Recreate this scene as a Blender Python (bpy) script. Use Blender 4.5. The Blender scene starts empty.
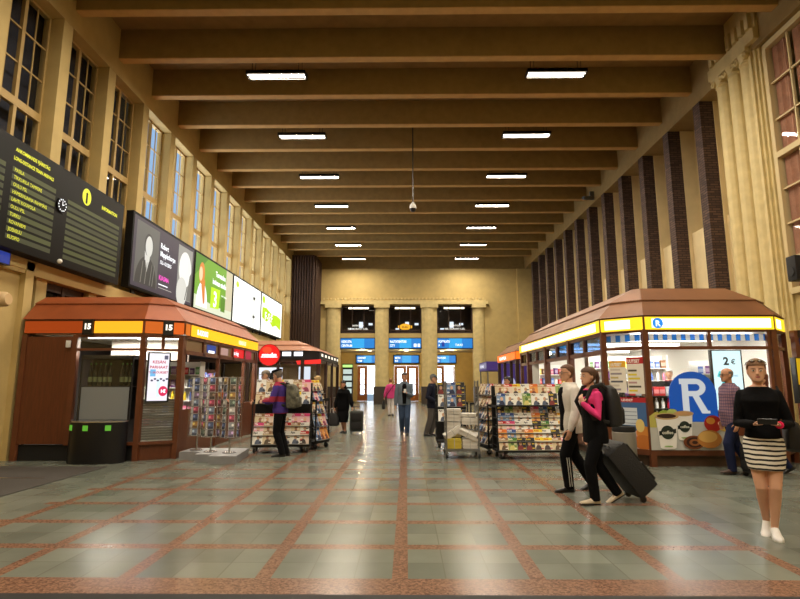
EXPOSURE=0.35; WORLD=0.9
import bpy, bmesh, math, random
from mathutils import Vector, Matrix
random.seed(7)
PI = math.pi
SC = bpy.context.scene
COL = SC.collection
V = Vector

# ---------------------------------------------------------------- materials
def lin(c):
    o = []
    for v in c[:3]:
        v = v / 255.0
        o.append(v / 12.92 if v <= 0.04045 else ((v + 0.055) / 1.055) ** 2.4)
    return (o[0], o[1], o[2], 1.0)

MATS = {}
def mat(name, col=(128, 128, 128), rough=0.6, metal=0.0, emit=None, es=1.0, var=0.0, scale=6.0, bump=0.0,
        bscale=40.0, stretch=None, coat=0.0, spec=0.5):
    if name in MATS: return MATS[name]
    m = bpy.data.materials.new(name); m.use_nodes = True
    nt = m.node_tree; b = nt.nodes['Principled BSDF']
    b.inputs['Base Color'].default_value = lin(col)
    b.inputs['Roughness'].default_value = rough
    b.inputs['Metallic'].default_value = metal
    b.inputs['Specular IOR Level'].default_value = spec
    b.inputs['Coat Weight'].default_value = coat
    if emit is not None:
        b.inputs['Emission Color'].default_value = lin(emit)
        b.inputs['Emission Strength'].default_value = es
    if var > 0 or bump > 0:
        tc = nt.nodes.new('ShaderNodeTexCoord'); mp = nt.nodes.new('ShaderNodeMapping')
        nt.links.new(tc.outputs['Object'], mp.inputs['Vector'])
        if stretch: mp.inputs['Scale'].default_value = stretch
    if var > 0:
        n = nt.nodes.new('ShaderNodeTexNoise'); n.inputs['Scale'].default_value = scale
        n.inputs['Detail'].default_value = 5
        nt.links.new(mp.outputs[0], n.inputs['Vector'])
        r = nt.nodes.new('ShaderNodeMapRange'); r.inputs[1].default_value = .3; r.inputs[2].default_value = .7
        r.inputs[3].default_value = 1 - var; r.inputs[4].default_value = 1 + var
        nt.links.new(n.outputs[0], r.inputs[0])
        mx = nt.nodes.new('ShaderNodeMix'); mx.data_type = 'RGBA'; mx.blend_type = 'MULTIPLY'
        mx.inputs[0].default_value = 1.0; mx.inputs[6].default_value = lin(col)
        nt.links.new(r.outputs[0], mx.inputs[7])
        nt.links.new(mx.outputs[2], b.inputs['Base Color'])
    if bump > 0:
        n2 = nt.nodes.new('ShaderNodeTexNoise'); n2.inputs['Scale'].default_value = bscale
        nt.links.new(mp.outputs[0], n2.inputs['Vector'])
        bp = nt.nodes.new('ShaderNodeBump'); bp.inputs['Strength'].default_value = bump
        bp.inputs['Distance'].default_value = .02
        nt.links.new(n2.outputs[0], bp.inputs['Height']); nt.links.new(bp.outputs[0], b.inputs['Normal'])
    MATS[name] = m
    return m

def glow(col, s=1.0, name=None):
    """a backlit or printed-and-lit surface: emits its own colour"""
    k = name or 'backlit_%d_%d_%d_%d' % (col[0], col[1], col[2], int(s * 100))
    if k in MATS: return MATS[k]
    return mat(k, tuple(int(c * .35) for c in col), .5, emit=col, es=s)

def paint(col, rough=.6, **kw):
    k = 'paint_%d_%d_%d_%d' % (col[0], col[1], col[2], int(rough * 100))
    if k in MATS: return MATS[k]
    return mat(k, col, rough, **kw)

def glass_mat(name, tint=(255, 255, 255), refl=.06, rough=0.02, fres=.3):
    m = bpy.data.materials.new(name); m.use_nodes = True; nt = m.node_tree
    nt.nodes.clear()
    o = nt.nodes.new('ShaderNodeOutputMaterial'); t = nt.nodes.new('ShaderNodeBsdfTransparent')
    g = nt.nodes.new('ShaderNodeBsdfGlossy'); mx = nt.nodes.new('ShaderNodeMixShader')
    lw = nt.nodes.new('ShaderNodeLayerWeight'); lw.inputs[0].default_value = .25
    ad = nt.nodes.new('ShaderNodeMath'); ad.operation = 'MULTIPLY_ADD'
    ad.inputs[1].default_value = fres; ad.inputs[2].default_value = refl; ad.use_clamp = True
    nt.links.new(lw.outputs['Fresnel'], ad.inputs[0])
    t.inputs[0].default_value = lin(tint); g.inputs['Roughness'].default_value = rough
    nt.links.new(ad.outputs[0], mx.inputs[0]); nt.links.new(t.outputs[0], mx.inputs[1])
    nt.links.new(g.outputs[0], mx.inputs[2]); nt.links.new(mx.outputs[0], o.inputs[0])
    MATS[name] = m
    return m

# ---------------------------------------------------------------- mesh builder
class MB:
    def __init__(s, m=None, parent=None):
        s.bm = bmesh.new(); s.mats = []; s.m = m
    def idx(s, m):
        m = m or s.m
        if m not in s.mats: s.mats.append(m)
        return s.mats.index(m)
    def face(s, vs, m=None):
        try:
            f = s.bm.faces.new(vs); f.material_index = s.idx(m); f.smooth = True
            return f
        except ValueError: return None
    def poly3(s, pts, m=None):
        return s.face([s.bm.verts.new(p) for p in pts], m)
    def box(s, x0, y0, z0, x1, y1, z1, m=None, bev=0.0, M=None):
        if x0 > x1: x0, x1 = x1, x0
        if y0 > y1: y0, y1 = y1, y0
        if z0 > z1: z0, z1 = z1, z0
        P = [(x0, y0, z0), (x1, y0, z0), (x1, y1, z0), (x0, y1, z0), (x0, y0, z1), (x1, y0, z1), (x1, y1, z1), (x0, y1, z1)]
        vs = [s.bm.verts.new(M @ V(p) if M else p) for p in P]
        fs = [s.face([vs[i] for i in q], m) for q in ((0, 3, 2, 1), (4, 5, 6, 7), (0, 1, 5, 4), (1, 2, 6, 5), (2, 3, 7, 6), (3, 0, 4, 7))]
        if bev > 0:
            es = list({e for f in fs for e in f.edges})
            r = bmesh.ops.bevel(s.bm, geom=es, offset=bev, segments=2, affect='EDGES', profile=.6)
            for f in r['faces']: f.smooth = True
        return s
    def prism(s, poly, z0, z1, m=None, M=None):
        n = len(poly); T = (lambda p: M @ V(p)) if M else (lambda p: V(p))
        a = [s.bm.verts.new(T((p[0], p[1], z0))) for p in poly]; b = [s.bm.verts.new(T((p[0], p[1], z1))) for p in poly]
        s.face(list(reversed(a)), m); s.face(b, m)
        for i in range(n): s.face([a[i], a[(i + 1) % n], b[(i + 1) % n], b[i]], m)
        return s
    def loft(s, rings, m=None, cap=True, closed=True):
        R = [[s.bm.verts.new(p) for p in r] for r in rings]; n = len(R[0])
        for a, b in zip(R, R[1:]):
            for i in range(n if closed else n - 1): s.face([a[i], a[(i + 1) % n], b[(i + 1) % n], b[i]], m)
        if cap:
            s.face(list(reversed(R[0])), m); s.face(R[-1], m)
        return s
    def tube(s, pts, r, m=None, seg=8, cap='flat', flat=1.0, up=None):
        pts = [V(p) for p in pts]; n = len(pts)
        rad = list(r) if hasattr(r, '__len__') else [r] * n
        rings = []
        t0 = (pts[1] - pts[0]).normalized()
        u = V(up) if up else (V((0, 0, 1)) if abs(t0.z) < .9 else V((0, 1, 0)))
        for i, p in enumerate(pts):
            t = ((pts[min(i + 1, n - 1)] - p).normalized() + (p - pts[max(i - 1, 0)]).normalized())
            t = t.normalized() if t.length > 1e-6 else t0
            a = u.cross(t)
            if a.length < 1e-4: a = V((1, 0, 0)).cross(t)
            a.normalize(); b = t.cross(a).normalized(); u = b
            rings.append((p, t, a, b, rad[i]))
        def ring(p, a, b, q): return [p + a * (math.cos(2 * PI * k / seg) * q) + b * (math.sin(2 * PI * k / seg) * q * flat) for k in range(seg)]
        L = []
        if cap == 'round':
            p, t, a, b, q = rings[0]
            for f, h in ((.25, .97), (.7, .72), (.93, .37)): L.append(ring(p - t * q * h, a, b, q * f))
        for p, t, a, b, q in rings: L.append(ring(p, a, b, q))
        if cap == 'round':
            p, t, a, b, q = rings[-1]
            for f, h in ((.93, .37), (.7, .72), (.25, .97)): L.append(ring(p + t * q * h, a, b, q * f))
        return s.loft(L, m)
    def cyl(s, p0, p1, r0, m=None, r1=None, seg=16):
        return s.tube([p0, p1], [r0, r0 if r1 is None else r1], m, seg)
    def lathe(s, prof, m=None, c=(0, 0, 0), seg=24, sx=1, sy=1):
        rings = [[V((c[0] + r * sx * math.cos(2 * PI * k / seg), c[1] + r * sy * math.sin(2 * PI * k / seg), c[2] + z)) for k in range(seg)] for r, z in prof]
        return s.loft(rings, m)
    def ball(s, c, r, m=None, seg=12, rings=8, M=None):
        rx, ry, rz = r if hasattr(r, '__len__') else (r, r, r)
        L = []
        for i in range(rings + 1):
            a = -PI / 2 + PI * (i + .001 if i == 0 else (i - .001 if i == rings else i)) / rings
            L.append([V((c[0] + rx * math.cos(a) * math.cos(2 * PI * k / seg), c[1] + ry * math.cos(a) * math.sin(2 * PI * k / seg), c[2] + rz * math.sin(a))) for k in range(seg)])
        if M: L = [[M @ p for p in r_] for r_ in L]
        return s.loft(L, m)
    def xform(s, M):
        bmesh.ops.transform(s.bm, matrix=M, verts=s.bm.verts); return s
    def mesh(s, name, angle=35, recalc=True):
        me = bpy.data.meshes.new(name)
        if recalc: bmesh.ops.recalc_face_normals(s.bm, faces=s.bm.faces)
        s.bm.to_mesh(me); s.bm.free()
        for m in s.mats: me.materials.append(m)
        if angle < 180: me.set_sharp_from_angle(angle=math.radians(angle))
        return me
    def build(s, name, parent=None, world=False, angle=35, recalc=True):
        if world and parent is not None:
            w = V((0, 0, 0)); q = parent
            while q is not None: w = w + q.location; q = q.parent
            bmesh.ops.translate(s.bm, vec=-w, verts=s.bm.verts)
        parts = s.split() if (parent is not None and recalc) else [s]
        first = None
        for q in parts:
            o = bpy.data.objects.new(name, q.mesh(name, angle, recalc)); COL.objects.link(o)
            if parent is not None: o.parent = parent
            first = first or o
        return first
    def split(s, tol=.012):
        """one builder per piece: loose islands whose boxes touch stay together"""
        bm = s.bm; seen = set(); isl = []
        for v in bm.verts:
            if v in seen: continue
            st = [v]; seen.add(v); cur = []
            while st:
                q = st.pop(); cur.append(q)
                for e in q.link_edges:
                    o = e.other_vert(q)
                    if o not in seen: seen.add(o); st.append(o)
            isl.append(cur)
        if len(isl) < 2 or len(isl) > 60: return [s]
        B = [([min(v.co[k] for v in c) for k in range(3)], [max(v.co[k] for v in c) for k in range(3)]) for c in isl]
        par = list(range(len(isl)))
        def find(i):
            while par[i] != i: i = par[i]
            return i
        for i in range(len(isl)):
            for j in range(i):
                if all(B[i][0][k] <= B[j][1][k] + tol and B[j][0][k] <= B[i][1][k] + tol for k in range(3)): par[find(i)] = find(j)
        g = {}
        for i in range(len(isl)): g.setdefault(find(i), []).extend(isl[i])
        if len(g) < 2 or len(g) > 24: return [s]
        out = []
        for vs in g.values():
            n = MB(s.m); n.mats = list(s.mats); mp = {v: n.bm.verts.new(v.co) for v in vs}; vset = set(vs)
            for f in {f for v in vs for f in v.link_faces}:
                nf = n.bm.faces.new([mp[v] for v in f.verts]); nf.material_index = f.material_index; nf.smooth = f.smooth
            out.append(n)
        bm.free(); return out

def tag(o, label, cat=None, group=None, kind=None):
    o['label'] = label
    if cat: o['category'] = cat
    if group: o['group'] = group
    if kind: o['kind'] = kind
    return o
def thing(name, label, cat, loc=(0, 0, 0), rz=0.0, group=None):
    o = bpy.data.objects.new(name, None); COL.objects.link(o)
    o.empty_display_size = .1; o.location = loc; o.rotation_euler = (0, 0, rz)
    return tag(o, label, cat, group)
def struct(name, mb, label, cat, **kw):
    o = mb.build(name, **kw); return tag(o, label, cat, kind='structure')
def recenter(o):
    """move a top-level mesh's origin to the base of its box"""
    me = o.data; xs = [v.co for v in me.vertices]
    c = V(((min(p.x for p in xs) + max(p.x for p in xs)) / 2, (min(p.y for p in xs) + max(p.y for p in xs)) / 2, min(p.z for p in xs)))
    me.transform(Matrix.Translation(-c)); o.location = o.location + c
    return o
def dup_mesh(o, loc=None, rot=None):
    c = o.copy(); COL.objects.link(c)
    if loc is not None: c.location = loc
    if rot is not None: c.rotation_euler = rot
    return c

# ---------------------------------------------------------------- lettering and printed panels
_txt = {}
def text_mesh(t, size, align='LEFT', bold=0.0):
    k = (t, size, align, bold)
    if k in _txt: return _txt[k]
    cu = bpy.data.curves.new('lettering', 'FONT'); cu.body = t; cu.size = size; cu.align_x = align
    cu.offset = bold; cu.resolution_u = 2
    o = bpy.data.objects.new('lettering', cu); COL.objects.link(o)
    dg = bpy.context.evaluated_depsgraph_get(); me = bpy.data.meshes.new_from_object(o.evaluated_get(dg))
    vs = [v.co.copy() for v in me.vertices]; fs = [list(p.vertices) for p in me.polygons]
    bpy.data.objects.remove(o); bpy.data.curves.remove(cu); bpy.data.meshes.remove(me)
    _txt[k] = (vs, fs); return _txt[k]

class Flat:
    """printed artwork on a plane: origin, u and v axes (u x v = outward normal)"""
    def __init__(s, o, u, v, step=.0012, lift=.002):
        s.o = V(o); s.u = V(u).normalized(); s.v = V(v).normalized(); s.n = s.u.cross(s.v).normalized()
        s.k = lift; s.step = step; s.mb = MB()
    def P(s, a, b, k=None): return s.o + s.u * a + s.v * b + s.n * (s.k if k is None else k)
    def _poly(s, pts, m):
        s.mb.face([s.mb.bm.verts.new(s.P(a, b)) for a, b in pts], m)
    def poly(s, pts, m): s._poly(pts, m); s.k += s.step; return s
    def rect(s, u0, v0, u1, v1, m): return s.poly([(u0, v0), (u1, v0), (u1, v1), (u0, v1)], m)
    def ell(s, cu, cv, ru, rv, m, a0=0, a1=2 * PI, n=28):
        full = abs(a1 - a0 - 2 * PI) < 1e-6
        pts = [(cu + ru * math.cos(a0 + (a1 - a0) * i / n), cv + rv * math.sin(a0 + (a1 - a0) * i / n)) for i in range(n if full else n + 1)]
        return s.poly(pts, m)
    def text(s, t, u, v, size, m, align='LEFT', bold=0.0, sx=1.0):
        vs, fs = text_mesh(t, size, align, bold)
        B = [s.mb.bm.verts.new(s.P(u + p.x * sx, v + p.y)) for p in vs]
        for f in fs: s.mb.face([B[i] for i in f], m)
        s.k += s.step; return s
    def build(s, name, parent=None, world=False):
        return s.mb.build(name, parent, world, angle=180, recalc=False)

def lamp(name, kind, loc, watts, col=(255, 255, 255), rot=(0, 0, 0), size=.1, sizey=None, angle=150, blend=.6):
    l = bpy.data.lights.new(name, kind); l.energy = watts; c = lin(col); l.color = c[:3]
    if kind == 'AREA':
        l.shape = 'RECTANGLE'; l.size = size; l.size_y = sizey or size
    elif kind == 'SPOT':
        l.spot_size = math.radians(angle); l.spot_blend = blend; l.shadow_soft_size = size
    else: l.shadow_soft_size = size
    o = bpy.data.objects.new(name, l); COL.objects.link(o); o.location = loc; o.rotation_euler = rot
    return o
ORD = ['zeroth', 'first', 'second', 'third', 'fourth', 'fifth', 'sixth', 'seventh', 'eighth', 'ninth', 'tenth', 'eleventh', 'twelfth', 'thirteenth', 'fourteenth', 'fifteenth', 'sixteenth', 'seventeenth', 'eighteenth']
# ---------------------------------------------------------------- camera
CAM_F = 533.0
cam = bpy.data.cameras.new('camera'); camo = bpy.data.objects.new('camera', cam); COL.objects.link(camo)
cam.sensor_width = 36; cam.lens = CAM_F / 800 * 36; cam.clip_end = 300
camo.location = (0, 0, 1.5)
camo.rotation_euler = (PI / 2 + math.atan(83.5 / CAM_F), 0, math.atan(6 / CAM_F))
SC.camera = camo
SC.view_settings.view_transform = 'Standard'; SC.view_settings.look = 'None'; SC.view_settings.gamma = 1
SC.view_settings.exposure = EXPOSURE; SC.view_settings.use_curve_mapping = False

# ---------------------------------------------------------------- world: pale overcast daylight outside
w = bpy.data.worlds.new('daylight'); SC.world = w; w.use_nodes = True
nt = w.node_tree; bg = nt.nodes['Background']
tc = nt.nodes.new('ShaderNodeTexCoord'); sp = nt.nodes.new('ShaderNodeSeparateXYZ'); rp = nt.nodes.new('ShaderNodeValToRGB')
nt.links.new(tc.outputs['Generated'], sp.inputs[0]); nt.links.new(sp.outputs[2], rp.inputs[0]); nt.links.new(rp.outputs[0], bg.inputs[0])
rp.color_ramp.elements[0].position = .02; rp.color_ramp.elements[0].color = (4.2, 4.4, 4.6, 1)
rp.color_ramp.elements[1].position = .15; rp.color_ramp.elements[1].color = (.30, .48, .72, 1)
bg.inputs[1].default_value = WORLD

# ---------------------------------------------------------------- setting materials
UNDER = mat('beam_underside_lit', (196, 158, 98), .75, var=.08, scale=4)  # beam plaster painted lighter, standing in for floor bounce on the undersides
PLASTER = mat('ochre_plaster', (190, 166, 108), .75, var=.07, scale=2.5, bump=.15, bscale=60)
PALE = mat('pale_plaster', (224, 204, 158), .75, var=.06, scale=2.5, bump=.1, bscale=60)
CEIL = mat('ceiling_plaster', (152, 122, 78), .8, var=.12, scale=3, bump=.2, bscale=50)
BEAM = mat('beam_plaster', (152, 127, 78), .8, var=.10, scale=4, bump=.25, bscale=60)
COLUMN = mat('column_stone', (208, 188, 132), .6, var=.10, scale=4, bump=.1, bscale=40)
PLINTH = mat('dark_stone_plinth', (62, 52, 44), .4, var=.15)
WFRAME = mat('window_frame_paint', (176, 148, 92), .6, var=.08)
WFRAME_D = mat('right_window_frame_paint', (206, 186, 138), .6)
DARKWOOD = mat('dark_stained_wood', (58, 34, 20), .5, var=.2, scale=6, stretch=(8, 8, 1))
SHOPWOOD = mat('red_brown_wood', (98, 52, 28), .42, var=.16, scale=4, stretch=(9, 9, .8))
RAIL = mat('brown_metal_rail', (104, 58, 34), .4, var=.1)
COPPER = mat('copper_brown_roof', (146, 74, 36), .5, var=.14, scale=3, metal=.15)
COPPER_R = mat('dull_bronze_roof', (126, 84, 54), .5, var=.2, scale=1.6, metal=.15)
CURTAIN = mat('brown_curtain', (176, 128, 100), .85, var=.15, scale=8)
BLACK = mat('black_metal', (22, 22, 24), .4)
BLACKM = mat('matt_black', (16, 15, 15), .7)
CHROME = mat('bright_steel', (190, 190, 192), .25, metal=.9)
GREYM = mat('grey_steel', (130, 132, 134), .35, metal=.7)
RUBBER = mat('dark_rubber', (30, 30, 32), .7)
WHITEP = mat('white_paint', (225, 225, 220), .5)
GLASS = glass_mat('clear_glass', (252, 253, 253), .025, fres=.25)
WGLASS = glass_mat('window_glass', (252, 253, 255), .004, fres=.04)
DARKGLASS = mat('dark_glass', (14, 14, 18), .08, spec=.8)

# brick
def brick_mat():
    m = mat('dark_brown_brick', (88, 66, 56), .85)
    nt = m.node_tree; b = nt.nodes['Principled BSDF']
    tc = nt.nodes.new('ShaderNodeTexCoord'); sp = nt.nodes.new('ShaderNodeSeparateXYZ'); ad = nt.nodes.new('ShaderNodeMath')
    cb = nt.nodes.new('ShaderNodeCombineXYZ'); br = nt.nodes.new('ShaderNodeTexBrick')
    nt.links.new(tc.outputs['Object'], sp.inputs[0]); nt.links.new(sp.outputs[0], ad.inputs[0]); nt.links.new(sp.outputs[1], ad.inputs[1])
    nt.links.new(ad.outputs[0], cb.inputs[0]); nt.links.new(sp.outputs[2], cb.inputs[1]); nt.links.new(cb.outputs[0], br.inputs['Vector'])
    br.inputs['Color1'].default_value = lin((98, 74, 62)); br.inputs['Color2'].default_value = lin((66, 48, 42)); br.inputs['Mortar'].default_value = lin((48, 38, 34))
    br.inputs['Scale'].default_value = 1.0; br.inputs['Brick Width'].default_value = .25; br.inputs['Row Height'].default_value = .075; br.inputs['Mortar Size'].default_value = .012
    nt.links.new(br.outputs['Color'], b.inputs['Base Color'])
    bp = nt.nodes.new('ShaderNodeBump'); bp.inputs['Strength'].default_value = .6; bp.inputs['Distance'].default_value = .02; bp.invert = True
    nt.links.new(br.outputs['Fac'], bp.inputs['Height']); nt.links.new(bp.outputs[0], b.inputs['Normal'])
    return m
BRICK = brick_mat()

# floor: grey-green stone slabs with red granite strips
def floor_mat():
    m = mat('stone_floor', (128, 128, 110), .22); nt = m.node_tree; b = nt.nodes['Principled BSDF']
    N = lambda t: nt.nodes.new(t)
    def math_(op, a, c=None, d=None):
        n = N('ShaderNodeMath'); n.operation = op
        for i, x in enumerate((a, c, d)):
            if x is None: continue
            if isinstance(x, (int, float)): n.inputs[i].default_value = x
            else: nt.links.new(x, n.inputs[i])
        return n.outputs[0]
    tc = N('ShaderNodeTexCoord'); sp = N('ShaderNodeSeparateXYZ'); nt.links.new(tc.outputs['Object'], sp.inputs[0])
    x, y = sp.outputs[0], sp.outputs[1]
    def near(v, c, step, half):      # 1 within half of c + k*step
        f = math_('MODULO', math_('ADD', math_('SUBTRACT', v, c), step * 200.5), step)
        return math_('LESS_THAN', math_('ABSOLUTE', math_('SUBTRACT', f, step / 2)), half)
    def rng(v, a, c): return math_('MULTIPLY', math_('GREATER_THAN', v, a), math_('LESS_THAN', v, c))
    inx = rng(x, -4.55, 3.28); iny = rng(y, 4.3, 36.5)
    lx = math_('MULTIPLY', math_('MULTIPLY', near(x, -.05, 1.07, .062), inx), iny)
    ly = math_('MULTIPLY', math_('MULTIPLY', near(y, 5.23, .89, .07), inx), iny)
    bord = math_('MULTIPLY', rng(y, 4.1, 4.42), rng(x, -9, 9))
    strip = math_('MINIMUM', math_('ADD', math_('ADD', lx, ly), bord), 1.0)
    # slab colour: per-slab variation and cloudy mottling
    cell = N('ShaderNodeTexWhiteNoise'); cell.noise_dimensions = '2D'
    cbx = N('ShaderNodeCombineXYZ')
    nt.links.new(math_('FLOOR', math_('DIVIDE', math_('ADD', x, .05), .3567)), cbx.inputs[0]); nt.links.new(math_('FLOOR', math_('DIVIDE', math_('SUBTRACT', y, 5.23), .445)), cbx.inputs[1])
    nt.links.new(cbx.outputs[0], cell.inputs['Vector'])
    nz = N('ShaderNodeTexNoise'); nz.inputs['Scale'].default_value = 2.2; nz.inputs['Detail'].default_value = 6; nt.links.new(tc.outputs['Object'], nz.inputs['Vector'])
    fac = math_('ADD', math_('MULTIPLY', cell.outputs['Value'], .5), math_('MULTIPLY', nz.outputs[0], .6))
    r = N('ShaderNodeValToRGB'); r.color_ramp.elements[0].color = lin((90, 95, 86)); r.color_ramp.elements[1].color = lin((117, 121, 110))
    r.color_ramp.elements[0].position = .15; r.color_ramp.elements[1].position = .85
    nt.links.new(fac, r.inputs[0])
    grout = math_('MINIMUM', math_('ADD', near(x, -.05, .3567, .005), near(y, 5.23, .445, .005)), 1.0)
    g = N('ShaderNodeMix'); g.data_type = 'RGBA'; g.inputs[7].default_value = lin((84, 84, 72)); nt.links.new(math_('MULTIPLY', grout, .6), g.inputs[0]); nt.links.new(r.outputs[0], g.inputs[6])
    vo = N('ShaderNodeTexVoronoi'); vo.inputs['Scale'].default_value = 60; nt.links.new(tc.outputs['Object'], vo.inputs['Vector'])
    r2 = N('ShaderNodeValToRGB'); r2.color_ramp.elements[0].color = lin((92, 68, 54)); r2.color_ramp.elements[1].color = lin((138, 104, 84))
    sx = N('ShaderNodeSeparateColor'); nt.links.new(vo.outputs['Color'], sx.inputs[0]); nt.links.new(sx.outputs[0], r2.inputs[0])
    mx = N('ShaderNodeMix'); mx.data_type = 'RGBA'; nt.links.new(strip, mx.inputs[0]); nt.links.new(g.outputs[2], mx.inputs[6]); nt.links.new(r2.outputs[0], mx.inputs[7])
    nt.links.new(mx.outputs[2], b.inputs['Base Color'])
    nr = N('ShaderNodeMapRange'); nr.inputs[1].default_value = .3; nr.inputs[2].default_value = .7; nr.inputs[3].default_value = .2; nr.inputs[4].default_value = .27
    nt.links.new(nz.outputs[0], nr.inputs[0]); nt.links.new(nr.outputs[0], b.inputs['Roughness'])
    return m
FLOOR = floor_mat(); FLOOR.node_tree.nodes['Principled BSDF'].inputs['Specular IOR Level'].default_value = .18
SC.cycles.sample_clamp_indirect = 4; SC.cycles.caustics_reflective = False; SC.cycles.caustics_refractive = False

XL, XR, ZSOF, ZBEAM, ZCEIL, YEND = -7.9, 8.8, 9.85, 10.34, 11.2, 38.9
Y0, YV = -8.0, 45.2
struct('floor', MB(FLOOR).box(-10, Y0, -.2, 11, YV + 1, 0), 'grey stone slab floor crossed by red granite strips', 'floor')
m = MB(CEIL).box(-9, Y0, ZCEIL, 10.4, YEND + .3, ZCEIL + .25)
struct('ceiling', m, 'brown plaster ceiling above the row of beams', 'ceiling')
nb = 0
for k in range(-8, 14):
    ya = 11.45 + 1.925 * k
    nb += 1
    vis = k + 1
    if k >= 0: lb = 'brown ceiling beam spanning the hall, %s from the top of the photo' % ORD[vis]
    else: lb = 'brown ceiling beam above the viewer, %s back from the nearest one in the photo' % ORD[-k]
    b = MB(BEAM).box(XL, ya, ZBEAM, XR, ya + .26, ZCEIL, bev=.02)
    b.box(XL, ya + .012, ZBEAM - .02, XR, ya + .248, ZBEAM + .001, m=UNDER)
    struct('trim_%d' % nb, b, lb, 'beam')

# ---------------------------------------------------------------- left wall
LP = [(11.12 + 1.9 * k, 11.46 + 1.9 * k) for k in range(-10, 15)]
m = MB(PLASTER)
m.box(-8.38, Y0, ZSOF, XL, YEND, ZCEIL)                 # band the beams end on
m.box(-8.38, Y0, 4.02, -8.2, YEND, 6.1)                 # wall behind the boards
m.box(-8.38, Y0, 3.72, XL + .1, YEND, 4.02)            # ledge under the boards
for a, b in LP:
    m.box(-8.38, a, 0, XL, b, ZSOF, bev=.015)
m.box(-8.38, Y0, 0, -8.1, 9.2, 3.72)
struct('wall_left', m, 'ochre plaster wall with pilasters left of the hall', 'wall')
def tall_window(n, x, ya, yb, z0, z1, ztr, rows, side, fm, gm, label):
    """frame facing the hall with a thick middle post, thin bars and a transom; one pane object"""
    root = MB(fm); d = .05; s = 1 if side < 0 else -1
    xa, xb = (x - .035, x + .035)
    fw = .055
    root.box(xa, ya, z0, xb, ya + fw, z1); root.box(xa, yb - fw, z0, xb, yb, z1)
    root.box(xa - .004, ya + .002, z1 - fw, xb + .004, yb - .002, z1); root.box(xa - .004, ya + .002, z0, xb + .004, yb - .002, z0 + fw)
    ym = (ya + yb) / 2
    root.box(xa - .006, ym - .045, z0, xb + .006, ym + .045, z1)
    root.box(xa - .012, ya + .004, ztr - .09, xb + .012, yb - .004, ztr + .09)
    for c in ((ya + fw + ym - .045) / 2, (yb - fw + ym + .045) / 2): root.box(x - .012, c - .014, z0, x + .012, c + .014, z1)
    for i in range(1, rows):
        z = ztr + .09 + (z1 - fw - ztr - .09) * i / rows
        root.box(x - .015, ya, z - .018, x + .015, yb, z + .018)
    o = struct('window_%d' % n, root, label, 'window')
    MB(gm).box(x - .006, ya + .02, z0 + .02, x + .006, yb - .02, z1 - .02).build('pane', o)
    return o
nw = 0
for k in range(len(LP) - 1):
    ya, yb = LP[k][1], LP[k + 1][0]
    nw += 1
    if LP[k][0] < 9: lb = 'tall left wall window nearer than the departure board, %s back' % ORD[min(9 - k + 1, 17)] if k < 9 else 'tall dark window at the left edge of the photo'
    else: lb = 'tall small-paned left wall window, %s along from the left edge of the photo' % ORD[k - 8]
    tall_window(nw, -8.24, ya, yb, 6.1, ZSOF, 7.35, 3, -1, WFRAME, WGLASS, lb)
# dark shopfront glazing along the lower part of the left wall
m = MB(DARKWOOD)
for k in range(len(LP) - 1):
    ya, yb = LP[k][1], LP[k + 1][0]
    if ya < 9.2: continue
    m.box(-8.2, ya, 3.55, -8.05, yb, 3.72); m.box(-8.2, ya, 2.72, -8.05, yb, 2.82); m.box(-8.2, ya, 0, -8.05, yb, .3)
    for t in (0, .5, 1):
        y = ya + (yb - ya) * t
        m.box(-8.22, y - .05, 0, -8.03, y + .05, 3.72)
nw += 1
o = struct('window_%d' % nw, m, 'dark wood-framed shop windows under the departure board and billboards', 'window')
MB(DARKGLASS).box(-8.18, 9.56, .2, -8.14, YEND - .6, 3.7).build('pane', o)
# portal jamb at the left edge
m = MB(PLASTER)
m.box(-8.1, 10.62, 0, -7.78, 10.86, 3.98); m.box(-8.1, 8.6, 3.8, -7.78, 10.86, 3.98); m.box(-8.1, 8.6, 0, -7.78, 8.85, 3.98)
m.box(-8.1, 8.85, 0, -7.9, 10.62, 3.8)
struct('trim_40', m, 'raised ochre portal surround on the left wall beside the brown kiosk', 'trim')

# ---------------------------------------------------------------- right wall
RP = [(14.98 + 1.945 * k, 15.35 + 1.945 * k) for k in range(0, 12)]
m = MB(PALE)
m.box(XR, Y0, ZSOF, XR + 1.3, YEND, ZCEIL, m=BEAM)
m.box(9.3, 14.3, 0, 9.8, YEND, 6.3)
for a, b in RP: m.box(9.2, a - .02, 0, 9.8, b + .02, ZSOF)
m.box(9.5, 14.3, 6.2, 9.8, RP[0][0], ZSOF)
m.box(9.0, Y0, 0, 9.8, 8.0, ZSOF, m=PLASTER)
m.box(9.0, 8.0, 0, 9.8, 14.3, 3.6, m=PLASTER)
struct('wall_right', m, 'pale plaster wall behind the brick pillars right of the hall', 'wall')
for k, (a, b) in enumerate(RP):
    bm_ = MB(BRICK).box(XR, a, 0, 9.2, b, ZSOF)
    struct('trim_%d' % (50 + k), bm_, 'dark brown brick pillar on the right wall, %s from the fluted columns' % ORD[k + 1], 'pillar')
for k in range(len(RP) - 1):
    nw += 1
    tall_window(nw, 9.7, RP[k][1] + .02, RP[k + 1][0] - .02, 6.3, ZSOF, 7.3, 4, 1, WFRAME_D, WGLASS, 'tall barred window between the %s and %s brick pillars' % (ORD[k + 1], ORD[k + 2]))
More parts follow.
